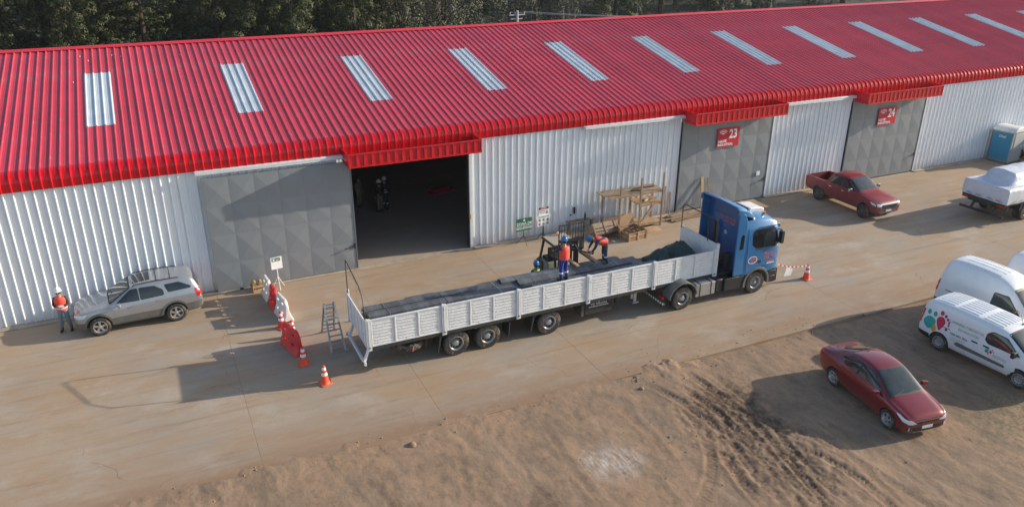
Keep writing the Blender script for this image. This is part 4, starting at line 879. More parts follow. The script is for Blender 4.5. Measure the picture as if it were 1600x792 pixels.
for q, sd_ in ((-1,'r'), (1,'l')):
    dr = T.p('door', rnd([(.60,1.16),(.72,1.06),(.86,1.18),(1.1,1.3),(1.5,1.3),(1.9,1.12),(2.24,1.02),(2.32,1.15),(2.26,2.3),(2.08,2.86),(1.90,3.02),(.60,3.02)], .06), sd_, 'truck_blue', .012, res=.3)[0]
    T.p('side_window', rnd([(.84,2.28),(1.05,2.12),(2.26,2.10),(2.22,2.36),(2.06,2.80),(1.92,2.94),(.92,2.94),(.82,2.85)], .08), sd_, 'glass_dark', .020, dr, res=.3)
    T.p('door_handle', [(.68,1.50),(.80,1.50),(.80,1.64),(.68,1.64)] if 0 else [(1.22,1.42),(1.38,1.42),(1.38,1.55),(1.22,1.55)], sd_, 'ink_black', .02, dr)
    T.p('window_trim', [(1.05,2.04),(2.30,2.02),(2.28,2.09),(1.05,2.10)], sd_, 'chrome', .018, dr)
    b = MB(); b.bx(2.20, 2.44, q*1.0, q*1.20, .38, 1.0); b.bx(1.92, 2.36, q*.9, q*1.21, .36, .92); b.bx(1.95, 2.3, q*1.18, q*1.235, .62, .68); b.build('step_panel', 'black_plastic', tr, bevel=.04)
    b = MB(); rr = [(1.27+a*cos(t), .52+a*sin(t)) for a, ts in ((.70,[pi*(k/14*1.12-.06) for k in range(15)]),(.60,[pi*(k/14*1.12-.06) for k in range(14,-1,-1)])) for t in ts]
    b.prism(rr, 'y', q*.84, q*1.25); b.build('wheel_arch', 'cladding', tr, bevel=.012)
    b = MB(); b.bx(2.22, 2.36, q*1.20, q*1.40, 2.20, 2.72); b.tube([(2.2,q*1.15,2.78),(2.28,q*1.3,2.78),(2.28,q*1.3,2.7)], .025, 6); b.build('wing_mirror', 'black_plastic', tr, bevel=.04)
    b = MB(); b.bx(2.38, 2.47, q*.75, q*1.12, .70, .94); b.build('headlight', 'lamp_clear', tr, bevel=.03)
b = MB(); b.prism([(.96,2.34),(1.5,2.16),(1.86,2.14),(1.98,2.4),(1.92,2.72),(1.62,2.62),(1.40,2.82),(1.34,2.5)], 'y', -1.256, -1.252) if 0 else None
T.p('curtain', rnd([(1.42,2.16),(2.02,2.14),(2.06,2.62),(1.96,2.76),(1.80,2.66),(1.66,2.80),(1.50,2.72),(1.42,2.5)], .05), 'r', 'glass_grey', .026, res=.3)
T.p('windscreen', [(-1.02,2.05),(1.02,2.05),(.98,2.85),(-.98,2.85)], 'f', 'glass_dark', .012, r=.08)
b = MB(); b.bx(2.18, 2.46, -1.20, 1.20, .34, .68); b.build('bumper', 'cladding', tr, bevel=.06, seg=3)
T.p('grille', [(-.7,1.1),(.7,1.1),(.8,1.95),(-.8,1.95)], 'f', 'black_plastic', .02, r=.08)
b = MB(); b.prism([(1.70,3.22),(2.35,2.98),(2.42,2.86),(2.34,2.80),(1.72,3.06)], 'y', -1.06, 1.06); b.build('sun_visor', 'truck_blue', tr, bevel=.02)
# lettering on the near door
def tdM(x, z, y=-1.256): return plane_M((x, y, z), (1,0,0), (0,0,1))
el = MB(); el.loft([[(x,-1.258,z) for x, z in ell(.92,1.62,.245,.165,26)], [(x,-1.258,z) for x, z in ell(.92,1.62,.215,.138,26)]]); el.build('oval_emblem', 'reflective', dr.parent)
text('lettering', 'TDM', .19, 'print_coral', tr, tdM(.92,1.62), bold=.016, italic=.2, sx=1.05)
text('lettering', 'TRANS', .165, 'print_coral', tr, tdM(1.72,1.80), bold=.01, italic=.3); text('lettering', 'DEL MAR', .165, 'print_coral', tr, tdM(1.86,1.62), bold=.01, italic=.3)
b = MB(); b.bx(1.72,2.08,-1.262,-1.255,1.37,1.42); b.build('stripe', 'print_coral', tr); b = MB(); b.bx(1.70,2.09,-1.262,-1.255,1.325,1.36); b.build('stripe', 'reflective', tr)
b = MB(); b.bx(1.10, 2.12, -1.225, -1.20, 3.00, 3.03); b.build('gutter_highlight', 'chrome', tr)
# chassis, tanks, rear axle
b = MB(); b.bx(-3.4, 1.9, -.45, -.35, .72, 1.0); b.bx(-3.4, 1.9, .35, .45, .72, 1.0); b.bx(-3.3,-1.6,-.5,.5,1.0,1.10); b.bx(-3.42,-3.38,-1.24,1.24,.40,.52); b.bx(-.05,.35,-1.15,1.15,.55,.98); b.cyl((-2.46,-1.0,.5),(-2.46,1.0,.5),.12); b.cyl((1.27,-1,.5),(1.27,1,.5),.1); b.bx(-.9,.3,-.8,.8,.95,1.06); b.build('chassis', 'chassis', tr, bevel=.01)
tk = MB(); tk.prism(rnd([(-1.82,.42),(-.86,.42),(-.86,.98),(-1.82,.98)], .02), 'y', -1.19, -.55); tk.build('fuel_tank', 'galv', tr, bevel=.10, seg=4)
for x in (-1.62, -1.06): b = MB(); b.bx(x-.035, x+.035, -1.205, -.54, .40, 1.0); b.build('tank_strap', 'steel_dark', tr, bevel=.09, seg=3)
b = MB(); b.bx(-.80, -.46, -1.17, -.5, .44, 1.0); b.bx(-.40, .62, -1.22, -.7, .40, .98); b.build('side_skirt', 'black_plastic', tr, bevel=.04)
b = MB(); b.bx(.05,.33,-.62,-.30,1.05,1.75); b.cyl((.2,.5,1.0),(.2,.5,2.9),.09); b.build('air_intake', 'fork_dark', tr, bevel=.03)
b = MB(); b.tube([(.3,-.2,1.5),(-.2,-.15,1.2),(-.5,.1,1.45)], .025, 7); b.tube([(.3,.1,1.5),(-.25,.1,1.15),(-.5,.2,1.4)], .025, 7); b.build('hose', 'print_red', tr, 50)
for q in (-1, 1):
    wheel(tr, 1.27, q*1.06, .50, .30, q, 'hub', 'rim_steel')
    wheel(tr, -2.46, q*.94, .50, .52, q, 'truck', 'rim_steel')
    b = MB(); rr = [(-2.46+a*cos(t), .52+a*sin(t)) for a, ts in ((.70,[pi*(k/14*.94+.03) for k in range(15)]),(.65,[pi*(k/14*.94+.03) for k in range(14,-1,-1)])) for t in ts]; b.prism(rr, 'y', q*.70, q*1.24); b.build('mudguard', 'cladding', tr, bevel=.01)
b = MB(); b.bx(-3.42,-3.36,-1.1,-.85,.60,.72); b.build('tail_light', 'lamp_red', tr); 
b = MB()
for k in range(11): b.bx(-3.45,-3.425,-1.22+k*.16,-1.15+k*.16,.42,.50)
b.build('hazard_strip', 'reflective', tr)
# ---------------------------------------------------------------- trailer
TL = thing('flatbed_trailer', 'long white drop-side flatbed trailer loaded with grey steel tubes', 'trailer', (7.88, -8.05, 0))
LN = 14.8; YN = -1.25; ZB, ZT = 1.15, 2.17
b = MB(); b.bx(0, LN, -1.22, 1.25, 1.08, 1.20); b.build('deck', 'trailer_bed', TL, bevel=.01)
b = MB(); b.bx(.05, LN-.1, -1.26, -1.20, 1.0, 1.13); b.bx(.05, LN-.1, 1.22, 1.27, 1.0, 1.13)
for k in range(24): b.bx(.3+k*.62, .36+k*.62, -1.2, 1.2, 1.0, 1.075)
b.bx(.2, LN-.3, -.5, -.38, .72, 1.07); b.bx(.2, LN-.3, .38, .5, .72, 1.07); b.build('frame', 'chassis', TL)
posts = [0.06, 2.80, 5.73, 8.70, 11.72, 14.74]
for x in posts:
    b = MB(); b.bx(x-.085, x+.085, YN-.05, YN+.04, ZB-.14, ZT+.04); b.bx(x-.012, x+.012, YN-.062, YN-.052, ZB-.1, ZT); b.bx(x-.06,x-.02,YN-.03,YN+.03,ZT+.04,ZT+.07); o = b.build('post', 'trailer_white', TL, bevel=.01)
    b = MB(); b.cyl((x, YN-.07, ZB-.02), (x, YN-.04, ZB-.02), .03, n=8); b.build('pin', 'steel_dark', o)
for i in range(5):
    x0, x1 = posts[i]+.10, posts[i+1]-.10; L = x1-x0
    b = MB(); b.bx(0, L, YN-.008, YN+.02, ZB, ZT)
    b.bx(0, L, YN-.03, YN+.03, ZT-.045, ZT+.01); b.bx(0, L, YN-.03, YN+.03, ZB-.01, ZB+.045)
    so_ = b.build('drop_side', 'trailer_white', TL, bevel=.008, loc=(x0, 0, 0))
    for k in range(4): xx = k*L/3; b = MB(); b.bx(max(0,xx-.025), min(L,xx+.025), YN-.036, YN-.009, ZB+.046, ZT-.046); b.build('stiffener', 'trailer_white', so_, bevel=.006)
    for k in range(3):                                                      # pressed horizontal swages, uneven from old paint
        b = MB(); xa, xb = k*L/3+.07, (k+1)*L/3-.07
        for j in range(7):
            z = ZB+.12+j*.118; e = rng.uniform(0,.22)
            b.prism([(YN-.009, z-.032), (YN-.021, z-.004), (YN-.021, z+.010), (YN-.009, z+.032)], 'x', xa+rng.uniform(0,.05), xb-(e if j % 2 else rng.uniform(0,.05)))
        b.build('swage', 'trailer_white', so_, bevel=.004, seg=1)
# headboard with tube hoop
b = MB(); b.bx(LN-.02, LN+.03, -1.25, 1.25, 1.1, 2.42); b.build('headboard', 'trailer_white', TL, bevel=.01)
b = MB(); b.bx(LN-.08, LN+.06, -1.31, -1.22, 1.0, 2.47); b.build('post', 'trailer_white', TL, bevel=.01)
def hoop(x, z0, pts): b = MB(); b.tube([(x, y, z) for y, z in pts], .022, 8); b.build('hoop', 'rust_tube', TL, 60)
hoop(LN-.02, 2.4, [(-1.2,2.3),(-1.2,3.25),(-1.15,3.36),(-1.0,3.42),(1.0,3.42),(1.15,3.38),(1.2,3.26),(1.2,2.3)])
hoop(LN-.10, 2.4, [(-.7,2.4),(-.62,3.40)])
hoop(.0, 2.0, [(-1.12,1.2),(-1.12,2.3),(-1.0,2.95),(-.6,3.18),(.95,3.46),(1.15,3.46),(1.18,3.3),(1.18,2.0)])
# rear gate and under-run bar
b = MB(); b.bx(-.03, .0, -1.25, 1.22, ZB, ZT-.02); b.bx(-.055,-.03,-1.25,1.22,ZT-.08,ZT); b.bx(-.055,-.03,-1.25,1.22,ZB,ZB+.06)
for k in range(6): yk = -1.2+k*.478; b.bx(-.06, -.03, yk-.03, yk+.03, ZB+.06, ZT-.08)
b.build('rear_gate', 'trailer_white', TL, bevel=.008)
b = MB(); b.bx(-.05, .05, 1.18, 1.27, 1.0, 2.28); b.build('post', 'trailer_white', TL, bevel=.01)
b = MB(); b.beam((-.12,-1.25,.50),(-.12,1.25,.50),.08,.13); b.beam((.1,-1.05,1.05),(-.1,-1.05,.52),.08,.1); b.beam((.1,1.0,1.05),(-.1,1.0,.52),.08,.1); b.build('underrun_bar', 'trailer_white', TL, bevel=.01)
for y in (-1.14,1.14): b = MB(); b.cyl((-.20,y,.5),(-.165,y,.5),.05,n=10); b.build('tail_light', 'lamp_red', TL)
# axles and wheels
for x in (3.27, 4.52, 7.07):
    b = MB(); b.cyl((x,-1.0,.5),(x,1.0,.5),.09); b.bx(x-.5,x+.5,-.62,-.52,.55,.68); b.bx(x-.5,x+.5,.52,.62,.55,.68); b.build('axle', 'chassis', TL)
    for q in (-1, 1): wheel(TL, x, q*.98, .50, .46, q, 'truck', 'rim_steel')
for x0, x1 in ((2.55, 2.72), (6.28, 6.42)):
    for q in (-1, 1): b = MB(); b.prism([(x0,.28),(x0+.03,.28),(x0+.16,.86),(x0+.45,1.02),(x0+.45,1.05),(x0+.1,.95)], 'y', q*.62, q*1.2); b.build('mudflap', 'rubber', TL)
for q in (-1, 1): b = MB(); b.prism([(5.35,.3),(5.38,.3),(5.44,.92),(5.1,1.06),(5.1,1.03),(5.38,.9)], 'y', q*.62, q*1.2); b.build('mudflap', 'rubber', TL)
# spare wheel slung under the tail, tool flap with lettering, legs
b = MB(); b.lathe([(.25,-.14),(.40,-.15),(.49,-.11),(.51,0),(.49,.11),(.40,.15),(.25,.14)], 26, 0, (1.62,-.72,.72)); sp_ = b.build('spare_wheel', 'tyre', TL, smooth=40)
b = MB(); b.box((1.62,-1.235,.70),(.035,.02,.20),0,ry=.15); b.build('paint_mark', 'print_coral', sp_)
b = MB(); b.bx(1.0,2.3,-.3,.3,.5,.56); b.bx(1.0,1.04,-.9,.9,.5,1.05); b.bx(2.2,2.24,-.9,.9,.5,1.05); b.build('spare_carrier', 'chassis', TL)
fl = MB(); fl.bx(8.72, 9.95, -1.06, -1.03, .40, 1.06); fo = fl.build('tool_flap', 'rubber', TL, bevel=.006)
def flM(x, z): return plane_M((x, -1.063, z), (1,0,0), (0,0,1))
text('lettering', 'TTE. TDM CHILE', .10, 'reflective', fo, flM(9.33,.80), bold=.008); text('lettering', 'MANTENGA DISTANCIA', .082, 'reflective', fo, flM(9.33,.70), bold=.006)
b = MB(); b.lathe([(.06,-.006),(.06,0),(.035,0),(.035,-.006)], 14, 0, (9.33,-1.066,.93), 'Y'); b.build('emblem', 'reflective', fo)
b = MB(); b.bx(8.55,8.68,-1.05,-.5,.36,1.06); b.build('bracket', 'chassis', TL)
b = MB(); b.lathe([(.0,-.2),(.09,-.19),(.1,.2),(.0,.21)], 12, 0, (10.15,-1.05,.85)); b.tube([(10.15,-1.1,.95),(10.3,-1.16,.9),(10.28,-1.16,.7)], .015, 6); b.build('air_tank', 'ink_black', TL, 40)
for q in (-1, 1): b = MB(); b.bx(11.05,11.2,q*.85-.07,q*.85+.07,.42,1.05); b.bx(10.98,11.27,q*.85-.14,q*.85+.14,.38,.43); b.bx(10.9,11.0,q*.9-.05,q*.9+.05,.6,.8); b.build('landing_leg', 'galv' if q < 0 else 'chassis', TL, bevel=.01)
b = MB(); b.box((7.6,-1.24,1.02),(.10,.03,.06)); b.box((4.0,-1.24,1.02),(.10,.03,.06)); b.build('side_marker', 'lamp_amber', TL)
# ---------------------------------------------------------------- load: strapped bundles of square tube
tube_cache = {}
def bundle(x0, L, y, z, nw, nh, a, label, group='bundles of steel tube on the trailer'):
    t = thing('tube_bundle', label, 'steel tubes', (x0, y, z), R(rng.uniform(-.25,.25)), group)
    key = (round(L,2), a)
    if key not in tube_cache:
        b = MB(); i = a*.72; w = a*.83; b.bx(0, L, 0, w, 0, a*.96); o_ = .004
        b.bx(-o_-.0, -.001, (w-i)/2, (w+i)/2, (w-i)/2, (w+i)/2, 1); tube_cache[key] = b.mesh('tube', ['steel_load', 'ink_black'])
    for j in range(nh):
        for i in range(nw):
            o = link('tube', tube_cache[key], t); o.location = (rng.uniform(-.04,.04), i*a, j*a)
    w = nw*a; h = nh*a
    for f in (.12, .5, .86):
        b = MB(); x = L*f; e = .006
        b.bx(x, x+.035, -e-.003, -e, -e, h+e); b.bx(x, x+.035, w+.002, w+.005, -e, h+e); b.bx(x, x+.035, -e, w+e, h+.003, h+.007)
        b.build('strap', 'strap_metal', t)
pos = {0: 'nearest the white side wall', 1: 'second from the side wall', 2: 'third from the side wall', 3: 'on the far open edge'}
ZD = 1.205
ys = [-9.22, -8.72, -8.18, -7.62]
for k, y in enumerate(ys):
    b = MB(); 
    bundle(8.10+rng.uniform(0,.25), 5.9, y, ZD+.06, 6 if k < 3 else 5, [5,5,5,5][k], .08, 'steel tube bundle in the rear half of the trailer, '+pos[k])
    bundle(13.95+(.55 if k == 1 else 0)+rng.uniform(0,.3), 5.7, y, ZD+.06, 6 if k < 3 else 5, [6,6,5,4][k], .08, 'steel tube bundle in the front half of the trailer, '+pos[k])
bundle(14.3, 5.1, -8.05, ZD+.06+.40, 6, 1, .08, 'thin raised tube layer in the front half below the bending worker')
bundle(13.7, 5.4, -7.62, ZD+.06+.32, 5, 2, .08, 'upper tube bundle at the far edge beside the forklift mast')
b = MB()
for x in (9,10.5,12,13.4,15,16.6,18.2,19.4): b.bx(x, x+.08, -9.24, -6.85, ZD-.005, ZD+.058)
tag(b.build('timber_bearer', 'wood_dark'), 'dark timber bearers laid across the deck under the steel tubes', 'timber')
# loose wire ties on the load
for (x, y, z, lab) in ((10.05,-8.75,1.68,'tangle of pale wire ties on the rear tubes, leftmost of the three'),(12.35,-8.75,1.68,'tangle of pale wire ties on the tubes in the middle of the trailer'),(15.55,-9.0,1.80,'tangle of wire ties at the feet of the standing worker')):
    b = MB()
    for k in range(9):
        p0 = V((x+rng.uniform(-.3,.3), y+rng.uniform(-.22,.22), z)); b.tube([p0, p0+V((rng.uniform(-.12,.12), rng.uniform(-.1,.1), .07)), p0+V((rng.uniform(-.25,.25), rng.uniform(-.15,.15), .01))], .011, 5)
    tag(b.build('wire_tie', 'reflective' if x < 15 else 'strap_metal'), lab, 'wire')
# folded green tarpaulin at the headboard
b = MB(); nx_, ny_ = 26, 30
rows = []
for i in range(nx_+1):
    u = i/nx_; row = []
    for j in range(ny_+1):
        v = j/ny_; x = 20.45+u*2.1; y = -9.22+v*2.0
        ridge_ = max(0, 1-abs(u-.66-.10*sin(v*5))/.26)*.55*max(0,1-abs(v-.62)/.5)+max(0, 1-abs(u-.22+.1*sin(v*7))/.2)*.24*max(0,1-abs(v-.72)/.4)
        z = 1.42+.24*min(1, u*4, (1-u)*6)*min(1, v*6, (1-v)*6)+ridge_+.10*mnoise.noise(V((x*2.2, y*2.2, 1)))+.16*(.5-abs(mnoise.noise(V((x*2.6+y, y*2.6-x, 3)))))*min(1, u*5, (1-u)*8)
        row.append((x, y, z))
    rows.append(row)
b.loft(rows, 0, close=False); b.loft([[(p[0], p[1], 1.21) for p in r] for r in rows], 0, close=False)
rim = rows[0]+[r[-1] for r in rows[1:]]+rows[-1][-2::-1]+[r[0] for r in rows[-2:0:-1]]; b.loft([rim, [(p[0], p[1], 1.21) for p in rim]], 0, True)
tag(b.build('tarpaulin', 'tarp_green', smooth=22), 'dark green folded tarpaulin heaped at the front of the trailer bed', 'tarpaulin')
# ================================================================== FORKLIFT (faces the trailer, local -y forward)
fk = thing('forklift', 'grey green forklift with raised mast and beacon working behind the trailer', 'forklift', (17.35, -5.6, 0))
b = MB(); b.prism([(-.60,.28),(.95,.28),(1.12,.45),(1.12,.95),(.98,1.08),(.20,1.08),(.12,.62),(-.60,.62)], 'x', -.50, .50); b.build('body', 'fork_body', fk, bevel=.06, seg=3)
b = MB(); b.prism([(.55,.35),(1.2,.35),(1.26,.5),(1.24,.92),(1.1,1.02),(.55,1.0)], 'x', -.55, .55); b.build('counterweight', 'fork_dark', fk, bevel=.08, seg=3)
b = MB(); b.bx(-.40,.40,.30,.90,1.085,1.2); b.bx(-.25,.25,.22,.62,1.2,1.28); b.bx(-.25,.25,.6,.7,1.2,1.6); b.build('seat', 'black_plastic', fk, bevel=.04)
b = MB()
for q in (-1, 1):
    b.beam((q*.48,-.55,.6),(q*.50,-.38,2.08),.07,.09); b.beam((q*.48,.95,1.0),(q*.46,.62,2.08),.08,.09)
b.build('overhead_guard', 'fork_dark', fk, bevel=.01)
b = MB(); b.bx(-.56,.56,-.48,-.42,2.06,2.14); b.bx(-.56,.56,.62,.68,2.06,2.14); b.bx(-.56,-.50,-.42,.62,2.06,2.14); b.bx(.50,.56,-.42,.62,2.06,2.14)
for k in range(5): b.bx(-.35+k*.17,-.31+k*.17,-.42,.62,2.09,2.13)
b.build('guard_frame', 'fork_dark', fk)
b = MB(); b.bx(-.53,.53,-.44,.64,2.142,2.165); b.build('guard_roof', 'fork_roof', fk, bevel=.004)
b = MB(); b.cyl((.12,.50,2.165),(.12,.50,2.20),.06,m=1); b.lathe([(.06,2.20),(.058,2.28),(.03,2.32),(.005,2.325)], 14, 0, (.12,.50,0)); b.build('beacon', ['beacon','black_plastic'], fk, smooth=40)
b = MB(); b.tube([(0,-.42,1.0),(0,-.25,1.28)], .03, 7); b.lathe([(.15,-.012),(.165,0),(.15,.012),(.135,0)], 18, 0, (0,-.22,1.32)); b.build('steering_wheel', 'black_plastic', fk)
b = MB()
for q in (-1, 1): b.bx(q*.30-.045,q*.30+.045,-.80,-.66,.12,2.35); b.bx(q*.40-.05,q*.40+.05,-.78,-.64,.12,2.10)
b.bx(-.45,.45,-.70,-.64,2.02,2.10); b.bx(-.45,.45,-.70,-.64,.9,1.0); b.bx(-.36,.36,-.74,-.68,2.27,2.35); b.cyl((-.12,-.72,.3),(-.12,-.72,2.2),.045); b.cyl((.12,-.72,.3),(.12,-.72,2.2),.045); b.build('mast', 'fork_dark', fk, bevel=.008)
b = MB(); b.bx(-.55,.55,-.92,-.83,1.98,2.08); b.bx(-.55,.55,-.92,-.83,2.42,2.52); b.bx(-.4,-.3,-.83,-.78,1.95,2.55); b.bx(.3,.4,-.83,-.78,1.95,2.55); b.bx(-.34,-.02,-.90,-.84,2.10,2.40); b.build('carriage', 'fork_dark', fk, bevel=.008)
br = MB(); br.bx(-.60,-.56,-.93,-.89,2.0,3.22); br.bx(.56,.60,-.93,-.89,2.0,3.22); br.bx(-.60,.60,-.93,-.89,3.17,3.21); br.bx(-.60,.60,-.93,-.89,2.52,2.56)
for k in range(8): br.bx(-.47+k*.132,-.455+k*.132,-.92,-.90,2.52,3.19)
br.build('load_backrest', 'fork_dark', fk)
for q in (-.44, .44): b = MB(); b.prism([(-.92,2.45),(-.985,2.45),(-.985,1.93),(-2.15,1.90),(-2.15,1.885),(-.92,1.86)], 'x', q-.06, q+.06); b.build('fork', 'wood_old' if 0 else 'steel_dark', fk, bevel=.005)
for x, y, r in ((-.46,-.42,.33),(.46,-.42,.33),(-.44,.85,.26),(.44,.85,.26)): wheel(fk, x, y, r, .2, 1, 'steel', 'rim_steel').rotation_euler = (0, 0, -pi/2 if x < 0 else pi/2)
for x in (16.91, 17.80):
    s = MB(); s.bx(-.07,.07,-1.25,.0,0,.055); t = tag(s.build('plank', 'wood', None, bevel=.006, loc=(x, -6.62, 1.915)), 'wooden plank laid on the forklift fork '+('beside the worker in blue trousers' if x < 17 else 'in front of the bending worker'), 'plank'); t.rotation_euler = (0,0,.02)
s = MB(); s.tube([(0,0,0),(-.25,.22,.05),(-.5,.35,.12),(-.62,.5,.35)], .035, 7); s.lathe([(.10,-.02),(.17,0),(.10,.02)], 14, 0, (-.1,.08,.06)); tag(s.build('webbing_sling', 'fork_dark', None, 50, loc=(18.0,-7.25,2.03)), 'dark lifting sling held above the tubes by the bending worker', 'sling')
# ================================================================== PEOPLE
def skin_mesh(chains, name, m, lv=1):
    """chains: list of lists of (point, radius); chains share points by position; first point of the first chain is the root"""
    vs = []; rr = []; es = []; ix = {}
    def gi(p, r):
        k = tuple(round(c, 4) for c in p)
        if k not in ix: ix[k] = len(vs); vs.append(k); rr.append(r)
        return ix[k]
    for ch in chains:
        pr = None
        for p, r in ch:
            i = gi(p, r)
            if pr is not None and pr != i: es.append((pr, i))
            pr = i
    me = bpy.data.meshes.new('t'); me.from_pydata(vs, es, []); o = bpy.data.objects.new('t', me); COL.objects.link(o)
    sk_ = o.modifiers.new('s', 'SKIN'); sk_.use_smooth_shade = True
    for i, r in enumerate(rr):
        d = me.skin_vertices[0].data[i]; q = r if isinstance(r, tuple) else (r, r); d.radius = q; d.use_root = i == 0
    ss = o.modifiers.new('u', 'SUBSURF'); ss.levels = ss.render_levels = lv
    me2 = evald(o); me2.name = name; me2.materials.clear(); me2.materials.append(MC[m]); shade(me2, 180); return me2
def person(label, loc, rz, top='cloth_navy', vest='vest_red', legs='cloth_navy', helmet='helmet_white', bend=0, arms='down', scale=1., group=None, stripes=True, spread=0., band=True):
    t = thing('person', label, 'person', loc, rz, group)
    J = dict(pel=(0,0,.95), spi=(0,0,1.13), che=(0,.01,1.33), nec=(0,.01,1.46), hd0=(0,.03,1.54), hd1=(0,.035,1.66))
    L = {}
    for q, s in ((-1,'l'),(1,'r')):
        L['sh'+s] = (q*.185,0,1.39); L['hp'+s] = (q*.095,0,.90); L['kn'+s] = (q*(.105+spread*.5),.03,.49); L['an'+s] = (q*(.11+spread),-.02,.09); L['to'+s] = (q*(.13+spread),.13,.035)
        L['el'+s], L['wr'+s], L['ha'+s] = {'down': ((q*.25,-.02,1.12),(q*.25,.08,.90),(q*.24,.11,.82)), 'front': ((q*.25,.04,1.13),(q*.10,.25,1.12),(q*.04,.30,1.14)), 'reach': ((q*.21,.22,1.22),(q*.15,.44,1.12),(q*.12,.52,1.10)),
          'hang': ((q*.20,.26,1.30),(q*.14,.48,1.22),(q*.10,.56,1.20)), 'hips': ((q*.34,-.08,1.16),(q*.20,.06,1.00),(q*.15,.08,.97))}[arms]
    J.update(L)
    if bend:
        ca, sa = cos(bend), sin(bend)
        for k in J:
            if k[:2] not in ('hp','kn','an','to','pe'):
                x, y, z = J[k]; dz = z-.95; f = .55 if k == 'spi' else 1; c1, s1 = cos(bend*f), sin(bend*f); J[k] = (x, y*c1+dz*s1-.10*0, .95+dz*c1-y*s1)
        for k in ('elr','wrr','har','ell','wrl','hal'):                        # arms hang from the lowered shoulders
            s_ = k[-1]; x, y, z = J['sh'+s_]; q = 1 if s_ == 'r' else -1; d = {'el': (q*.05,.10,-.25),'wr': (q*.0,.24,-.46),'ha': (q*-.02,.28,-.54)}[k[:2]]; J[k] = (x+d[0], y+d[1], z+d[2])
        J['hd0'] = tuple(V(J['nec'])+V((0,.06,.02))); J['hd1'] = tuple(V(J['hd0'])+V((0,.11,.03)))
    g = lambda k: J[k]
    chains = [[(g('pel'),.13),(g('spi'),.12),(g('che'),(.15,.11)),(g('nec'),.055),(g('hd0'),.082),(g('hd1'),.09)]]
    face = V((0,1,0)) if not bend else V((0,.35,-.94)); upd = V((0,0,1)) if not bend else V((0,1,.2)).normalized()
    for s in 'lr':
        chains.append([(g('che'),(.15,.11)),(g('sh'+s),.062),(g('el'+s),.044),(g('wr'+s),.03),(g('ha'+s),(.036,.022))])
        chains.append([(g('pel'),.13),(g('hp'+s),.088),(g('kn'+s),.058),(g('an'+s),.042),(g('to'+s),.034)])
        h = V(g('ha'+s)); d = (h-V(g('wr'+s))).normalized(); sd_ = d.cross(V((0,0,1)) if abs(d.z) < .8 else V((0,1,0))).normalized(); q = -1 if s == 'l' else 1
        for k, (o_, ln) in enumerate(((-.027,.075),(-.009,.088),(.009,.084),(.026,.066))): p1 = h+d*.035+sd_*o_; chains.append([(tuple(h),.022),(tuple(p1),.0095),(tuple(p1+d*ln*.55),.0085),(tuple(p1+d*ln*.8+face*.02),.0075)])
        chains.append([(tuple(h),.022),(tuple(h-sd_*.038*q+d*.01),.0105),(tuple(h-sd_*.05*q+d*.045),.009)])
    body = link('body', skin_mesh(chains, 'body', 'skin'), t)
    ch = [[(tuple(V(g('pel'))-V((0,0,.06))),.155),(g('pel'),.158),(g('spi'),.145),(g('che'),(.17,.135)),(tuple(V(g('che')).lerp(V(g('nec')), .75)),.075)]]+[[(g('che'),(.17,.135)),(g('sh'+s),.082),(g('el'+s),.060),(tuple(V(g('el'+s)).lerp(V(g('wr'+s)), .92)),.044)] for s in 'lr']
    link('jacket', skin_mesh(ch, 'jacket', top), t)
    ch = [[(tuple(V(g('pel')).lerp(V(g('spi')), .55)),.148)]+[(g('pel'),.152)]]+[[(g('pel'),.152),(g('hp'+s),.108),(g('kn'+s),.080),(tuple(V(g('an'+s))+V((0,0,.03))),.070)] for s in 'lr']
    link('trousers', skin_mesh(ch, 'trousers', legs), t)
    if vest:
        a = V(g('pel')).lerp(V(g('spi')), -.15); c = V(g('che')); ax = (c-a).normalized(); n = V(g('nec')); rings = []
        for f, rx, ry in ((0,.205,.17),(.3,.20,.17),(.62,.21,.172),(.9,.228,.172),(1.12,.215,.158),(1.27,.16,.125)):
            p = a+ (c-a)*f; fy = ax.cross(V((1,0,0))).normalized(); rings.append([p+V((1,0,0))*rx*cos(2*pi*k/20)+fy*ry*sin(2*pi*k/20) for k in range(20)])
        m = MB(); m.loft(rings, 0, True, True); vo = m.build('vest', vest, t, smooth=50)
        if stripes and band:
            m = MB()
            for f in ((.16,.26),(.5,.6)):
                rs = []
                for ff in f:
                    p = a+(c-a)*ff; rs.append([p+V((1,0,0))*.206*cos(2*pi*k/20)+fy*.172*sin(2*pi*k/20) for k in range(20)])
                m.loft(rs, 0, True)
            m.build('reflective_band', 'reflective', vo)
    m = MB()
    for s in 'lr':
        if stripes and legs != 'jeans' and legs != 'khaki': pa = V(g('kn'+s)).lerp(V(g('an'+s)), .30); pb = V(g('kn'+s)).lerp(V(g('an'+s)), .42); m.cyl(pa, pb, .083, .081, 14)
    if m.v: m.build('leg_band', 'reflective', t, 60)
    for s in 'lr':
        an = V(g('an'+s)); to = V(g('to'+s)); m = MB(); m.tube([an+V((0,-.05,-.045)), an+V((0,.0,-.035)), to+V((0,-.02,.005)), to+V((0,.06,.0))], [.042,.055,.05,.034], 10); m.tube([an+V((0,-.01,-.04)), an+V((0,-.01,.08))], [.055,.052], 10); m.build('boot', 'boot', t, smooth=60)
    hc = V(g('hd1')); Mh = plane_M(hc, face.cross(upd)*1, upd) if 0 else None
    r_ = face.cross(upd).normalized(); f_ = upd.cross(r_).normalized()
    MM = Matrix(((r_.x,f_.x,upd.x,hc.x),(r_.y,f_.y,upd.y,hc.y),(r_.z,f_.z,upd.z,hc.z),(0,0,0,1)))
    m = MB(); m.lathe([(.100,-.07),(.108,-.02),(.10,.05)], 16, 0, (0,-.015,.0)); hr = m.mesh('hair', 'hair', 60)
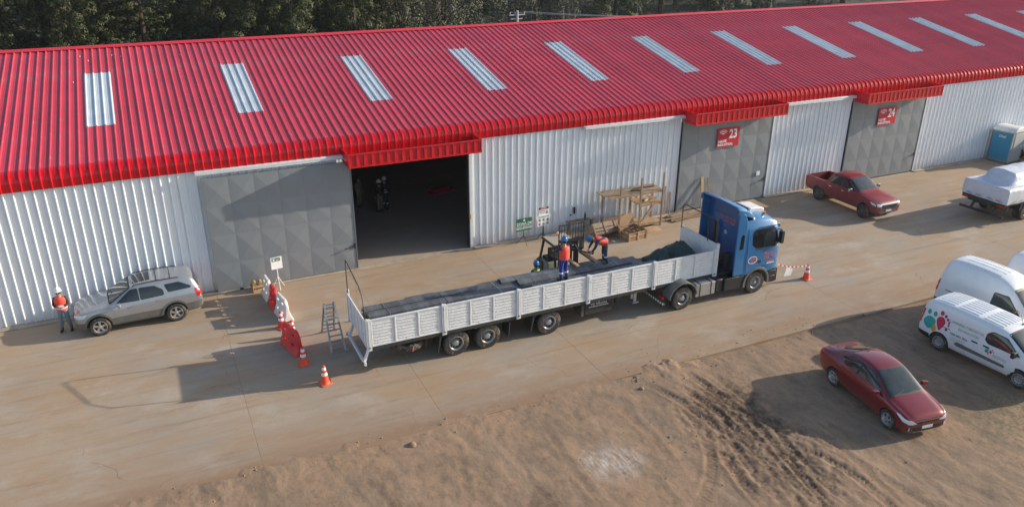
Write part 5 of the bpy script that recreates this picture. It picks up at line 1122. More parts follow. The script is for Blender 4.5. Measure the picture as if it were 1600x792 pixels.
    m = MB(); m.add([(-.012,.10,-.03),(.012,.10,-.03),(0,.118,-.035),(0,.098,.01)], [(0,1,2),(0,2,3),(1,3,2)]); m.box((-.034,.088,.005),(.022,.014,.012),1); m.box((.034,.088,.005),(.022,.014,.012),1); m.box((0,.092,-.062),(.045,.012,.010),2)
    for q in (-1, 1): m.box((q*.094,.0,-.01),(.018,.035,.055),0)
    fa = m.mesh('face', ['skin','hair','print_coral']); fa.transform(MM); link('face', fa, t)
    if helmet:
        m = MB(); m.lathe([(.116,.025),(.120,.055),(.112,.10),(.088,.145),(.045,.172),(.005,.178)], 20); m.lathe([(.118,.028),(.135,.022),(.137,.03),(.118,.042)], 20); m.prism([(x, y) for x, y in ((-.09,.08),(.09,.08),(.07,.165),(0,.18),(-.07,.165))], 'z', .022, .034); m.bx(-.012,.012,-.10,.10,.165,.185)
        hm = m.mesh('helmet', helmet, 50); hm.transform(Matrix.Translation((0,-.01,.012))); hm.transform(MM); link('helmet', hm, t)
        m = MB(); m.lathe([(.085,-.085),(.098,-.03),(.098,.02),(.085,.04)], 16, 0, (0,-.02,.0)); 
        hr = m.mesh('hair', 'hair', 60); hr.transform(MM); link('hair', hr, t)
    else: hr.transform(MM); link('hair', hr, t)
    t.scale = (scale,)*3
    return t
p1 = person('person in white helmet, orange red vest and pale jeans standing by the silver off-road wagon', (-1.85,-1.18,0), R(176), 'cloth_black', 'vest_red', 'jeans', 'helmet_white', arms='front', spread=.05, scale=1.0)
s = MB(); s.bx(-.07,.07,-.04,.04,-.012,.012); s.tube([(-.05,0,0),(-.09,.03,.03)], .008, 5); s.tube([(.05,0,0),(.09,.03,.03)], .008, 5)
o = s.build('controller', 'sign_white', None, bevel=.006, loc=(-1.83,-1.49,1.16)); tag(o, 'small white remote controller held by the person in the white helmet', 'controller')
p2 = person('worker in orange vest and bright blue trousers standing upright on the steel tubes', (15.96,-8.45,1.745), R(10), 'cloth_navy', 'vest_red', 'cloth_blue', 'helmet_blue', arms='reach', spread=.03, band=False)
p3 = person('worker in orange vest and dark trousers bending over on the trailer load', (18.36,-7.55,1.68), R(80), 'cloth_navy', 'vest_red', 'cloth_grey', 'helmet_blue', bend=R(72), arms='hang', spread=.05, band=False)
p4 = person('worker in lime green vest behind the trailer, only head and shoulders visible', (15.75,-6.45,.0), R(-160), 'cloth_navy', 'vest_lime', 'cloth_navy', 'helmet_blue', arms='down')
p5 = person('person with white helmet and reflective bands inside the doorway, rightmost of the three', (13.32,7.0,0), R(150), 'cloth_black', 'cloth_black', 'cloth_black', 'helmet_white', arms='hips')
p6 = person('person in white helmet and khaki trousers inside the doorway, middle of the three', (12.92,6.6,0), R(20), 'cloth_black', None, 'khaki', 'helmet_white', arms='down')
p7 = person('bareheaded person in pale khaki clothes inside the doorway next to the gate edge', (12.1,7.9,0), R(-140), 'khaki', None, 'khaki', None, arms='down')
# ================================================================== CONES, BARRIERS, SIGNS
def cone(label, loc, base='cone_orange', lean=0, rz=0):
    t = thing('traffic_cone', label, 'traffic cone', loc, rz, 'traffic cones around the trailer')
    b = MB(); b.lathe([(.175,.03),(.155,.06),(.145,.085),(.045,.70),(.025,.715),(.005,.715)], 20); b.build('cone', base, t, 40)
    b = MB(); b.prism(rnd([(-.2,-.2),(.2,-.2),(.2,.2),(-.2,.2)], .05), 'z', 0, .035); b.build('base', base, t, bevel=.008)
    for z0, z1 in ((.34,.45),(.54,.65)):
        r = lambda z: .145-(z-.085)*.1626+.003
        b = MB(); b.loft([[(r(z)*cos(2*pi*k/20), r(z)*sin(2*pi*k/20), z) for k in range(20)] for z in (z0, z1)]); b.build('reflective_band', 'reflective', t, 60)
    t.rotation_euler = (lean, 0, rz); return t
cone('orange traffic cone standing in the sunlight just outside the trailer shadow, nearest to the camera', (6.36,-9.10,0), rz=.3)
cone('traffic cone beside the near end of the loose red barrier, in the trailer shadow', (5.95,-7.55,0), rz=.1)
cone('traffic cone leaning against the near white barrier', (5.72,-4.45,0), 'cone_red', rz=.5)
cone('traffic cone tied with striped tape beyond the front of the blue truck', (27.67,-9.55,0), rz=.2)
cone('traffic cone tucked behind the loose red barrier, only its striped tip showing', (5.98,-5.35,0), 'cone_red', rz=.7)
def barrier(label, m, y0, y1, x0, x1, hgt=.95, group='plastic barriers in a line'):
    d = V((x1-x0, y1-y0)); L = d.length
    t = thing('plastic_barrier', label, 'barrier', ((x0+x1)/2, (y0+y1)/2, 0), math.atan2(d.y, d.x), group)
    pr = [(-.22,.0),(-.22,.12),(-.17,.2),(-.08,.55),(-.065,hgt-.06),(-.04,hgt),(.04,hgt),(.065,hgt-.06),(.08,.55),(.17,.2),(.22,.12),(.22,0)]
    b = MB(); sl = .10
    def ring(x, zs=1., ws=1.): return [(x, y*ws, z*zs) for y, z in pr]
    rs = [ring(-L/2, .62, .9), ring(-L/2+.04, .75), ring(-L/2+.16, .98), ring(-L/2+.24, 1.0), ring(L/2-.24, 1.), ring(L/2-.16, .98), ring(L/2-.04, .75), ring(L/2, .62, .9)]
    b.loft(rs, 0, True, True); me = b.mesh('shell', SLOTS); cu = []
    for x in (-L*.22, L*.22):
        for z in (.36, .72):
            c = MB(); c.prism(ell(x, z, .13 if z < .5 else .12, .055, 18), 'y', -.5, .5, 1); cu.append(c.mesh('c', SLOTS))
    for x in (-L/2, L/2): c = MB(); c.bx(x-.16, x+.16, -.1, .1, -.05, .07); cu.append(c.mesh('c', SLOTS))
    me = cut(me, cu, [m]*4); shade(me, 35); link('shell', me, t)
    b = MB(); b.cyl((L*.33,0,hgt-.01),(L*.33,0,hgt+.02),.05,.045); b.build('cap', m, t)
    return t
barrier('white plastic barrier nearest the grey gate, first of the row', 'barrier_white', -1.05, -2.0, 5.66, 5.74)
barrier('red plastic barrier between the two white barriers', 'barrier_red', -2.02, -2.95, 5.75, 5.83)
barrier('white plastic barrier at the near end of the row, in front of the red one', 'barrier_white', -2.97, -4.15, 5.86, 6.05)
barrier('red plastic barrier standing apart near the trailer tail', 'barrier_red', -5.60, -6.95, 5.62, 5.98)
t = thing('evacuation_sign', 'small white sign with green picture panel on a white tripod beside the first barrier', 'sign', (6.26,-.80,0), R(8))
b = MB(); b.bx(-.24,.24,-.01,.01,.92,1.46); b.build('board', 'sign_white', t, bevel=.005).rotation_euler = (0,0,0)
b = MB(); b.bx(-.19,.16,-.016,-.0105,1.28,1.43); pn = b.build('panel', 'sign_green', t)
b = MB(); b.add([(x,-.019,z) for x, z in ((.02,1.33),(.10,1.39),(.12,1.37),(.03,1.305))], [(0,1,2,3)]); b.add([(x,-.019,z) for x, z in ((-.03,1.36),(.02,1.305),(.03,1.33),(-.01,1.375))], [(0,1,2,3)]); b.bx(-.15,-.07,-.019,-.016,1.31,1.40); b.build('pictogram', 'sign_white', t)
b = MB(); b.cyl((0,0.02,.45),(0,.02,.98),.018)
for a in (.4, 2.5, 4.6): b.tube([(0,.02,.55),(.28*cos(a),.02+.28*sin(a),.02)], .014, 6)
b.build('tripod', 'sign_white', t)
t = thing('assembly_sign', 'green safety zone sign on a dark tripod by the white wall', 'sign', (18.0,-.72,0), R(4))
b = MB(); b.bx(-.43,.43,-.012,.012,.72,1.36); b.build('board', 'sign_green', t, bevel=.004)
text('lettering', 'ZONA DE', .19, 'sign_white', t, plane_M((0,-.015,1.08),(1,0,0),(0,0,1)), bold=.012); text('lettering', 'SEGURIDAD', .165, 'sign_white', t, plane_M((0,-.015,.86),(1,0,0),(0,0,1)), bold=.012)
b = MB(); b.bx(-.38,.38,-.016,-.0125,.965,.98); b.prism([(-.05,1.22),(.05,1.22),(.05,1.27),(0,1.32),(-.05,1.27)], 'y', -.016, -.0125); b.build('print', 'sign_white', t)
b = MB(); b.cyl((0,.02,.35),(0,.02,.8),.018)
for a in (.5, 2.6, 4.7): b.tube([(0,.02,.45),(.36*cos(a),.02+.36*sin(a),.015)], .014, 6)
b.build('tripod', 'steel_dark', t)
t = thing('warning_sign', 'white safety notice with red header and six round symbols on a dark stand', 'sign', (19.12,-.62,0), R(4))
b = MB(); b.bx(-.30,.26,-.012,.012,1.30,1.74); b.bx(-.40,.36,-.03,-.014,1.18,1.32); b.bx(-.36,.34,-.012,.012,.76,1.20); b.build('board', 'sign_white', t, bevel=.004)
b = MB(); b.bx(-.30,.26,-.017,-.0125,1.62,1.74); hd_ = b.build('header', 'cloth_black', t); b = MB(); b.prism(rnd([(-.22,1.645),(.18,1.645),(.18,1.715),(-.22,1.715)], .03), 'y', -.021, -.0175); b.build('panel', 'print_red', hd_)
text('lettering', 'PELIGRO', .075, 'sign_white', t, plane_M((-.02,-.023,1.68),(1,0,0),(0,0,1)), bold=.01)
text('lettering', 'ATENCIÓN', .075, 'ink_black', t, plane_M((-.12,-.014,1.54),(1,0,0),(0,0,1)), bold=.012); text('lettering', 'ZONA DE CARGA', .05, 'ink_black', t, plane_M((-.1,-.014,1.45),(1,0,0),(0,0,1)), bold=.008); text('lettering', 'USO OBLIGATORIO', .07, 'ink_black', t, plane_M((-.02,-.032,1.25),(1,0,0),(0,0,1)), bold=.01)
b = MB(); b.prism([(.12,1.38),(.22,1.38),(.19,1.56),(.15,1.56)], 'y', -.016, -.0125)
for x in (-.23,0,.23):
    for z in (1.08,.88): b.prism(ell(x,z,.068,.068,16), 'y', -.016, -.0125)
b.build('symbols', 'cloth_grey', t)
b = MB()
for x in (-.23,0,.23):
    for z in (1.08,.88): b.prism(ell(x+.012,z+.012,.028,.034,10), 'y', -.019, -.0165)
b.build('symbol_marks', 'sign_white', t)
b = MB(); b.bx(-.03,.03,.015,.05,.05,1.7)
for a in (.5, 2.6, 4.7): b.tube([(0,.03,.40),(.34*cos(a),.03+.34*sin(a),.015)], .016, 6)
b.build('stand', 'steel_dark', t)
# step ladder, folded open
t = thing('step_ladder', 'grey aluminium step ladder standing open behind the trailer tail', 'ladder', (7.28,-6.25,0), R(0))
for nm, y0, y1, n, wb in (('ladder_frame', -1.0, -.05, 8, .26), ('rear_frame', .75, .05, 7, .24)):
    b = MB(); Hh = 1.58
    for q in (-1, 1): b.beam((q*wb, y0, .02), (q*wb*.72, y1, Hh), .03, .065, upv=(1,0,0))
    o = b.build(nm, 'aluminium', t); s = MB(); s.bx(-1, 1, -.022, .022, -.014, .014)
    for k in range(1, n+1): f = k/(n+.6); s = MB(); w_ = wb*(1-.28*f); s.bx(-w_, w_, -.03, .03, -.014, .014); r_ = s.build('rung', 'aluminium', o, loc=(0, y0+(y1-y0)*f, Hh*f))
    b = MB(); b.bx(-wb-.10, wb+.10, y0-.035, y0+.035, 0, .05); b.build('foot_bar', 'aluminium', o)
# striped tape with a sheet of paper
t = thing('warning_tape', 'red and white striped tape strung from the truck front to the cone', 'tape', (25.8,-9.62,0))
N_ = 16
for k in range(N_):
    f0, f1 = k/N_, (k+1)/N_; P = lambda f: V((1.9*f, .05*f, 1.08-.40*f-.35*f*(1-f)*1.2))
    b = MB(); b.beam(P(f0), P(f1), .008, .055); b.build('tape_stripe', 'print_red' if k % 2 else 'reflective', t)
s = MB(); s.bx(-.22,.22,-.004,.004,-.42,0); o = s.build('paper_sheet', 'paper', None, loc=(26.55,-9.60,.80), rz=.1); o.rotation_euler = (.1,.12,.1); tag(o, 'pale sheet of paper hanging from the striped tape', 'paper')
# box with bottles on a small wooden crate by the gate
t = thing('small_crate', 'small wooden crate holding yellow rolls against the first grey gate', 'crate', (5.38,-.62,0), R(10))
b = MB(); 
for q in (-1, 1): b.bx(-.24,.24,q*.17-.012,q*.17+.012,.03,.13); b.bx(-.24,.24,q*.17-.012,q*.17+.012,.19,.29)
b.build('slat', 'wood', t); b = MB(); b.bx(-.24,.24,-.18,.18,0,.03); 
for q in (-1, 1): b.bx(q*.23-.012,q*.23+.012,-.18,.18,.03,.30)
b.build('crate_body', 'wood', t)
for k in range(2): s = MB(); s.cyl((-.12+k*.24,-.14,.36),(-.12+k*.24,.14,.36),.085,n=16); tag(s.build('tape_roll', 'battery_tray', None, 40, loc=(5.38,-.62,.0)), ('left' if k == 0 else 'right')+' ochre roll lying on the small wooden crate by the gate', 'roll')
# ================================================================== TIMBER RACK, CRATES, LUMBER
t = thing('timber_rack', 'tall rough timber rack with two shelves against the white wall', 'rack', (0,0,0))
def post(x, y, h, w=.07): s = MB(); s.beam((x,y,0),(x+.01,y,h),w,w,upv=(0,1,0)); s.build('post', 'wood_old', t)
for x, y, h in ((23.15,-2.35,2.35),(25.30,-2.35,2.0),(24.0,-.55,2.35),(22.6,-.55,1.9),(25.62,-1.25,2.45),(25.55,-.42,1.75),(23.9,-1.55,2.55)): 
    pass
for x, y, h in ((22.55,-.45,2.02),(23.10,-1.25,2.45),(24.30,-1.28,2.72),(25.62,-1.30,2.85),(24.25,-.42,2.0),(25.60,-.42,2.0)): post(x, y, h)
for k in range(4): s = MB(); s.bx(22.2, 25.62, -1.22+k*.225, -1.02+k*.225, 1.93+.004*k, 1.965+.004*k); s.build('shelf_board', 'wood_old', t, bevel=.004)
for k in range(4): s = MB(); s.bx(24.2, 25.66, -1.22+k*.225, -1.02+k*.225, 1.28+.004*k, 1.315+.004*k); s.build('shelf_board', 'wood', t, bevel=.004)
s = MB(); s.bx(22.4,25.66,-1.30,-1.25,1.82,1.93); s.bx(24.2,25.66,-1.31,-1.26,1.18,1.28); s.build('rail', 'wood', t); s = MB(); s.beam((24.7,-.9,.15),(25.5,-.75,.95),.05,.14); s.build('brace', 'wood_old', t)
s = MB(); s.bx(24.2,25.7,-1.3,-.4,.12,.16); s.build('shelf_board', 'wood', t)
s = MB(); s.beam((23.9,-.9,2.01),(24.45,-1.15,2.02),.06,.05); s.beam((24.2,-.7,2.0),(25.4,-.8,2.01),.08,.03); tag(s.build('timber_offcut', 'wood_dark'), 'dark timber offcuts lying on the upper shelf of the rack', 'timber')
for k in range(4): s = MB(); s.beam((24.75+k*.1,-1.0+.1*k,1.36+.03*k),(25.45,-.62-.12*k,1.36+.03*k),.10,.02); tag(s.build('board_offcut', 'plywood' if k % 2 else 'barrier_white'), ['lowest','second','third','topmost'][k]+' thin board in the loose pile on the middle rack shelf', 'board')
def slat_crate(label, loc, rz, L, Wd, Hh, m='wood_old', tilt=(0,0)):
    t = thing('slatted_crate', label, 'crate', loc, rz); t.rotation_euler = (tilt[0], tilt[1], rz)
    def part(n, *a): s = MB(); s.bx(*a); s.build(n, m, t, bevel=.004, seg=1)
    for q in (-1, 1):
        for z0, z1 in ((.04,.16),(.20,.32),(.36,Hh)):
            if z0 < Hh-.02: part('slat', -L/2, L/2, q*(Wd/2)-.012, q*(Wd/2)+.012, z0, min(z1, Hh))
        for x in (-L/2+.05, 0, L/2-.05): part('batten', x-.045, x+.045, q*(Wd/2+.025)-.012, q*(Wd/2+.025)+.012, 0, Hh)
        for z0, z1 in ((.04,.18),(.22,Hh)): part('end_board', q*L/2-.012, q*L/2+.012, -Wd/2, Wd/2, z0, z1)
    for k in range(4): part('floor_board', -L/2, L/2, -Wd/2+k*Wd/4+.01, -Wd/2+(k+1)*Wd/4-.01, 0, .025)
    return t
slat_crate('old slatted crate tipped towards the camera beside the forklift, left of the open crate', (22.0,-1.62,.12), R(4), 1.35, .62, .62, 'wood_old', (R(-38), 0))
slat_crate('open low timber crate full of scrap in front of the rack', (23.35,-2.0,0), R(6), 1.2, 1.1, .42, 'wood')
s = MB()
for k in range(14): p0 = V((23.35+rng.uniform(-.5,.4), -2.0+rng.uniform(-.4,.4), .10+.02*k)); s.beam(p0, p0+V((rng.uniform(-.5,.5), rng.uniform(-.4,.4), rng.uniform(.0,.16))), .06, .03)
struct(tag(s.build('scrap_wood', 'wood_dark'), 'jumble of dark scrap inside the open low crate', 'scrap'), 'stuff')
s = MB(); s.bx(-.85,.85,-.02,.02,0,.62); o = tag(s.build('plywood_sheet', 'plywood', None, bevel=.004, loc=(23.5,-.75,.02)), 'brown plywood sheet leaning against the rack behind the open crate', 'board'); o.rotation_euler = (R(-14),0,0)
s = MB(); s.bx(-.35,.35,-.02,.02,0,.6); o = tag(s.build('plywood_sheet', 'plywood', None, bevel=.004, loc=(22.78,-1.85,.0)), 'narrow pale board standing between the two crates', 'board'); o.rotation_euler = (R(-8),0,R(70))
s = MB(); s.bx(-.45,.45,-.3,.3,.0,.09); tag(s.build('timber_block', 'wood', None, bevel=.005, loc=(24.75,-1.75,0), rz=.1), 'flat pale timber block on the ground right of the open crate', 'timber')
s = MB(); s.lathe([(.0,0),(.05,0),(.05,.26),(.02,.33),(.02,.40),(.0,.40)], 12); tag(s.build('bottle', 'black_plastic', None, 40, loc=(21.62,-.35,.62)), 'black bottle standing on a ledge against the wall left of the rack', 'bottle')
s = MB(); s.bx(20.6,22.2,-.40,-.18,.56,.61); s.bx(20.7,20.78,-.38,-.2,.05,.56); s.bx(22.0,22.08,-.38,-.2,.05,.56); tag(s.build('timber_ledge', 'wood_old', None, bevel=.004), 'low narrow timber bench against the wall behind the forklift', 'bench')
for k, (a, c, h, lab) in enumerate((((26.62,-.2),(26.66,-.1),1.62,'single pale plank leaning upright on the wall just left of gate 23'),((26.95,-.25),(26.98,-.12),1.25,'shorter plank leaning upright beside the left edge of gate 23'),((28.85,-.6),(28.95,-.20),1.85,'wide dark-edged plank leaning upright on the grey gate behind the truck'),((29.35,-.55),(29.38,-.2),1.75,'narrow pale plank leaning upright on the grey gate, rightmost of the leaning ones'))):
    s = MB(); s.beam((a[0],a[1],0),(c[0],c[1],h),.16 if k == 2 else .09,.035,upv=(0,1,0)); tag(s.build('leaning_plank', 'wood_old' if k != 2 else 'plywood'), lab, 'plank')
for k in range(8):
    x = 26.1+rng.uniform(0,.7); y = -.50-.12*k; s = MB(); s.beam((x,y,.05+.03*(k % 3)),(x+rng.uniform(1.8,3.0),y+rng.uniform(.0,.35),.08+rng.uniform(0,.45)*(k % 2)),.13,.035)
    o = s.build('lumber_plank', 'wood_old' if k % 3 else 'wood'); tag(o, 'weathered plank in the loose lumber pile at the foot of gate 23', 'plank', 'planks of the loose lumber pile by gate 23')
# ================================================================== PORTABLE TOILET
t = thing('portable_toilet', 'blue sided portable toilet with pale grey roof against the far white wall', 'toilet', (53.2,-.86,0), R(6))
b = MB(); b.bx(-.72,.72,-.66,.66,.04,2.05); b.build('cabin', 'toilet_grey', t, bevel=.03); b = MB(); b.bx(-.80,.80,-.72,.72,0,.10); b.build('base', 'chassis', t, bevel=.02)
b = MB(); b.bx(-.745,-.722,-.60,.62,.14,1.98); sp2 = b.build('side_panel', 'toilet_blue', t, bevel=.01)
text('lettering', 'Disal', .22, 'reflective', sp2, plane_M((-.75,.0,1.72),(0,-1,0),(0,0,1)), bold=.01)
b = MB(); b.bx(-.50,.50,-.69,-.662,.14,1.95); dd = b.build('door', 'toilet_grey', t, bevel=.01); b = MB(); b.bx(.34,.44,-.72,-.691,1.0,1.14); b.build('handle', 'sign_white', dd)
pr = [(-.75,2.05)]+[(.75*cos(a)*-1, 2.05+.30*sin(a)**.7) for a in [pi*k/10 for k in range(1,10)]]+[(.75,2.05)]
b = MB(); b.prism(pr, 'y', -.72, .72); b.prism([(x*1.03, z+.03) for x, z in pr[0:]], 'y', -.76, -.70); b.build('roof', 'toilet_roof', t, bevel=.03)
# ================================================================== TARPED FLATBED AT THE RIGHT EDGE
t = thing('flatbed_truck', 'flatbed truck seen from behind with a white tarpaulin over its load, near the toilet', 'truck', (41.7,-7.58,0), R(1))
b = MB(); b.bx(0.02,8.2,-1.22,1.22,1.02,1.18); b.bx(.1,10.4,-.46,-.36,.74,1.02); b.bx(.1,10.4,.36,.46,.74,1.02); b.bx(.0,.10,-1.2,1.2,.92,1.04); b.bx(.4,.48,-1.1,1.1,.7,1.0); b.build('chassis', 'chassis', t, bevel=.01)
b = MB(); b.beam((.02,-1.22,.42),(.02,1.22,.42),.07,.13); b.beam((.5,-.62,1.0),(.06,-.62,.44),.09,.12); b.beam((.5,.62,1.0),(.06,.62,.44),.09,.12); b.build('underrun_bar', 'steel_dark', t, bevel=.01)
for q in (-1, 1): b = MB(); b.bx(-.03,.0,q*1.0-.16,q*1.0+.16,.93,1.03); b.build('tail_light', 'lamp_red', t)
for x in (2.0, 9.4):
    for q in (-1, 1): wheel(t, x, q*.96, .5, .5 if x < 5 else .3, q, 'truck', 'rim_steel')
    b = MB(); b.cyl((x,-1,.5),(x,1,.5),.1); b.build('axle', 'chassis', t)
b = MB(); b.prism([(8.6,.9),(10.7,.6),(10.75,1.6),(10.5,2.7),(8.8,2.85),(8.6,2.7)], 'y', -1.2, 1.2); cb_ = b.build('cab', 'paint_white_clean', t, bevel=.1, seg=3)
b = MB(); b.prism([(9.3,1.7),(10.45,1.7),(10.3,2.45),(9.35,2.45)], 'y', -1.212, -1.19); b.build('side_window', 'glass_dark', cb_)
for q in (-1, 1): b = MB(); b.prism([(1.3,.62),(1.38,.62),(1.5,1.0),(2.5,1.0),(2.62,.62),(2.7,.62),(2.6,1.04),(1.4,1.04)], 'y', q*.7, q*1.22); b.build('mudguard', 'rubber', t)
b = MB(); rows = []; L = 8.1; nx_ = 72; prof = []
ys_ = [(-1.27,1.13),(-1.29,1.5),(-1.27,1.88),(-1.20,1.95),(-1.0,1.98),(-.85,2.10),(-.72,2.40),(-.62,2.50),(-.3,2.56),(0,2.6),(.3,2.57),(.62,2.5),(.72,2.4),(.85,2.1),(1.0,1.98),(1.20,1.95),(1.27,1.88),(1.29,1.5),(1.27,1.13)]
fine = []
for i in range(len(ys_)-1):
    for k in range(4): f = k/4; fine.append((ys_[i][0]*(1-f)+ys_[i+1][0]*f, ys_[i][1]*(1-f)+ys_[i+1][1]*f))
fine.append(ys_[-1])
for i in range(nx_+1):
    x = L*i/nx_; row = []
    for y, z in fine:
        hump = min(1, max(0, (x-.55)/.55)); zz = z if z < 1.95 else 1.95+(z-1.95)*(hump**1.2)
        n1 = mnoise.noise(V((x*1.6, y*1.6, z*1.6))); n2 = abs(mnoise.noise(V((x*3.5+y*2, y*3.5-z, z*3+4)))); d = .03*n1-.045*n2
        row.append((x+(.02 if i == 0 else 0)+d*.4*(i == 0), y+(d*.6 if z < 1.9 else 0), zz+(d if z >= 1.9 else d*.15+(.04*mnoise.noise(V((x*2,y,0))) if z < 1.2 else 0))))
    rows.append(row)
b.loft(rows, 0, close=False)
for e in (0, -1):                                                           # end flap of the sheet
    r = rows[e]; n = len(r); x = r[0][0]; cols = 10; g = []
    for k in range(n//2+1):
        a, c = V(r[k]), V(r[n-1-k]); g.append([tuple(a.lerp(c, j/cols)+V(((-.035*mnoise.noise(V((j*.8, k*.35, 7)))-.02*(0 < j < cols))*(1 if e == 0 else -1), 0, .03*mnoise.noise(V((j*.7, 3, 1))) if k == 0 else 0))) for j in range(cols+1)])
    b.loft(g, 0, close=False)
b.build('tarpaulin_cover', 'tarp_white', t, smooth=50)
b = MB()
for y0 in (-1.05,-.55,.1,.6): b.tube([(-.05,y0,1.20),(-.05,y0+.16,1.30),(-.05,y0+.42,1.17)], .009, 5); b.tube([(-.05,y0+.34,1.30),(-.05,y0+.1,1.17)], .009, 5)
for k in range(12): b.tube([(.3+k*.62,-1.30,1.18),(.6+k*.62,-1.305,1.28),(.85+k*.62,-1.30,1.16)], .009, 5)
b.build('tie_rope', 'fork_dark', t)
# ================================================================== INSIDE THE OPEN BAY
for k, (x, y, n) in enumerate(((17.6,15.5,7),(19.6,15.8,8),(21.6,16,6),(14.6,19,6))):
    for j in range(n):
        s = MB(); s.bx(-.8,.8,-.6,.6,.12,.58)
        for q in (-.7,0,.7): s.bx(q-.07,q+.07,-.6,.6,0,.12)
        o = s.build('red_crate', 'sign_red', None, bevel=.01, loc=(x+.04*((j*7)%3-1), y, .6*j)); tag(o, 'dark red crate in the stacks at the back of the open bay', 'crate', 'red crates stacked at the back of the open bay')
s = MB(); s.bx(-.7,.7,-.35,.35,.0,.14); s.bx(-.6,.5,-.2,.25,.14,.24); tag(s.build('red_pallet', 'sign_red', None, bevel=.01, loc=(17.1,8.5,0), rz=.2), 'low red pallet on the floor inside the open bay near the right jamb', 'pallet')
# ================================================================== TREES
def leaf(m, p, n, size, rngv):
    t = V((rngv.gauss(0,1), rngv.gauss(0,1), rngv.gauss(0,1))).cross(n)
    if t.length < 1e-3: t = V((1,0,0))
    t.normalize(); u = n.cross(t); a = size*rngv.uniform(.7,1.3); c = size*rngv.uniform(.35,.6)
    o = len(m.v); m.v += [tuple(p-t*a), tuple(p+u*c), tuple(p+t*a), tuple(p-u*c)]; m.f.append((o,o+1,o+2,o+3)); m.m.append(0)
def conifer(seed, h=17., r=4.2):
    g = random.Random(seed); m = MB(); tk = MB(); pts = [(0,0,0),(.1,.05,h*.35),(.15*g.uniform(-1,1),.1,h*.7),(0,0,h*.97)]; tk.tube(pts, [.38,.28,.15,.03], 8)
    nb = 120
    for k in range(nb):                                                     # limbs carrying flat pads of needles, with dark gaps between them
        f = (k+.5)/nb; z = h*(.05+.93*f**1.15); a = k*2.4+g.uniform(-.7,.7); L = r*(1-f)**.6*g.uniform(.55,1.25)+.3; d = V((cos(a), sin(a), g.uniform(.0,.4)))
        p0 = V((0,0,z)); p1 = p0+d*L; tk.tube([p0, p0.lerp(p1,.5)+V((0,0,.1)), p1], [.06*(1-f)+.02,.04,.01], 4)
        for c in range(5):
            q = p0.lerp(p1, .16+.21*c)+V((g.uniform(-.35,.35), g.uniform(-.35,.35), g.uniform(-.1,.25))); cr = (.34+.34*(1-f))*g.uniform(.6,1.25)
            for i in range(42):
                v = V((g.gauss(0,1), g.gauss(0,1), g.gauss(0,.7))); v.normalize(); pp = q+V((v.x*cr, v.y*cr, v.z*cr*.60))*g.uniform(.35,1)
                leaf(m, pp, (v+V((0,0,.4))).normalized(), .10, g)
    return tk, m
def broad(seed, h=13., r=4.5, leafs=.11, per=90, dense=64, droop=0., low=.42):
    g = random.Random(seed); m = MB(); tk = MB(); ctr = []
    tk.tube([(0,0,0),(.2*g.uniform(-1,1),.1,h*.25),(.3*g.uniform(-1,1),.2,h*.5)], [.42,.33,.2], 8)
    for k in range(dense):
        a = g.uniform(0,2*pi); u = g.uniform(-1,1); s = (1-u*u)**.5; rad = g.uniform(.35,1.)**.5; lump = 1+.25*sin(3*a+seed)+.2*sin(5*u+seed*2)
        c = V((r*s*cos(a)*rad*lump, r*s*sin(a)*rad*lump, h*(1-low*1.05)+h*low*u*rad)); ctr.append(c)
    for k, c in enumerate(ctr):
        if k % 4 == 0: tk.tube([(0,0,h*.3+.1*(k % 7)), tuple(V((0,0,h*.45)).lerp(c,.5)), tuple(c)], [.07,.05,.02], 5)
        cr = g.uniform(.5,1.15)*r/4.5
        for i in range(per):
            v = V((g.gauss(0,1), g.gauss(0,1), g.gauss(0,.8))); v.normalize(); pp = c+v*cr*g.uniform(.35,1)-V((0,0,droop*g.random()))
            leaf(m, pp, (v+V((0,0,.4))).normalized(), leafs, g)
    return tk, m
def pine(seed, h=16., r=4.4):
    """rounded clumps of needles, dense on their upper side, dark gaps between"""
    g = random.Random(seed); m = MB(); tk = MB(); tk.tube([(0,0,0),(.15,.1,h*.4),(0,.1,h*.75),(0,0,h*.95)], [.36,.28,.15,.04], 8)
    for k in range(84):
        f = (k+.5)/84; z = h*(.10+.88*f); rr = r*(1-max(0, f-.35)/.65*.8)*g.uniform(.15,1.0); a = k*2.4+g.uniform(-.8,.8); c = V((rr*cos(a), rr*sin(a), z)); cr = g.uniform(.75,1.45)*(1.1-.45*f)
        if k % 2 == 0: tk.tube([(0,0,z-.8), tuple(V((0,0,z-.5)).lerp(c, .6)), tuple(c)], [.07,.05,.02], 4)
        for i in range(int(300*cr*cr*.75)):
            v = V((g.gauss(0,1), g.gauss(0,1), g.gauss(.35,.8))); v.normalize(); lump = 1+.22*sin(5*v.x+k)+.2*sin(6*v.y+2*k)
            leaf(m, c+V((v.x*cr, v.y*cr, v.z*cr*.7))*lump*g.uniform(.72,1), (v+V((0,0,.25))).normalized(), .115, g)
    return tk, m
PR = {}
def proto(key, fn, leafm, bark):
    tk, m = fn; PR[key] = (tk.mesh('trunk', bark, 60), m.mesh('crown', leafm))
proto('c0', conifer(1, 18, 4.3), 'leaf_conifer', 'bark'); proto('c1', conifer(2, 16, 5.0), 'leaf_conifer', 'bark'); proto('c2', conifer(3, 20, 3.8), 'leaf_conifer', 'bark')
proto('p0', pine(31), 'leaf_conifer', 'bark'); proto('p1', pine(32, 15, 5.0), 'leaf_conifer', 'bark'); proto('p2', pine(33, 18, 4.2), 'leaf_conifer', 'bark')
proto('g0', broad(4, 16, 4.8, .11, 100, 110, .7, .48), 'leaf_grey_hazed', 'bark_pale'); proto('g1', broad(5, 14, 5.4, .11, 100, 110, .5, .48), 'leaf_grey_hazed', 'bark')
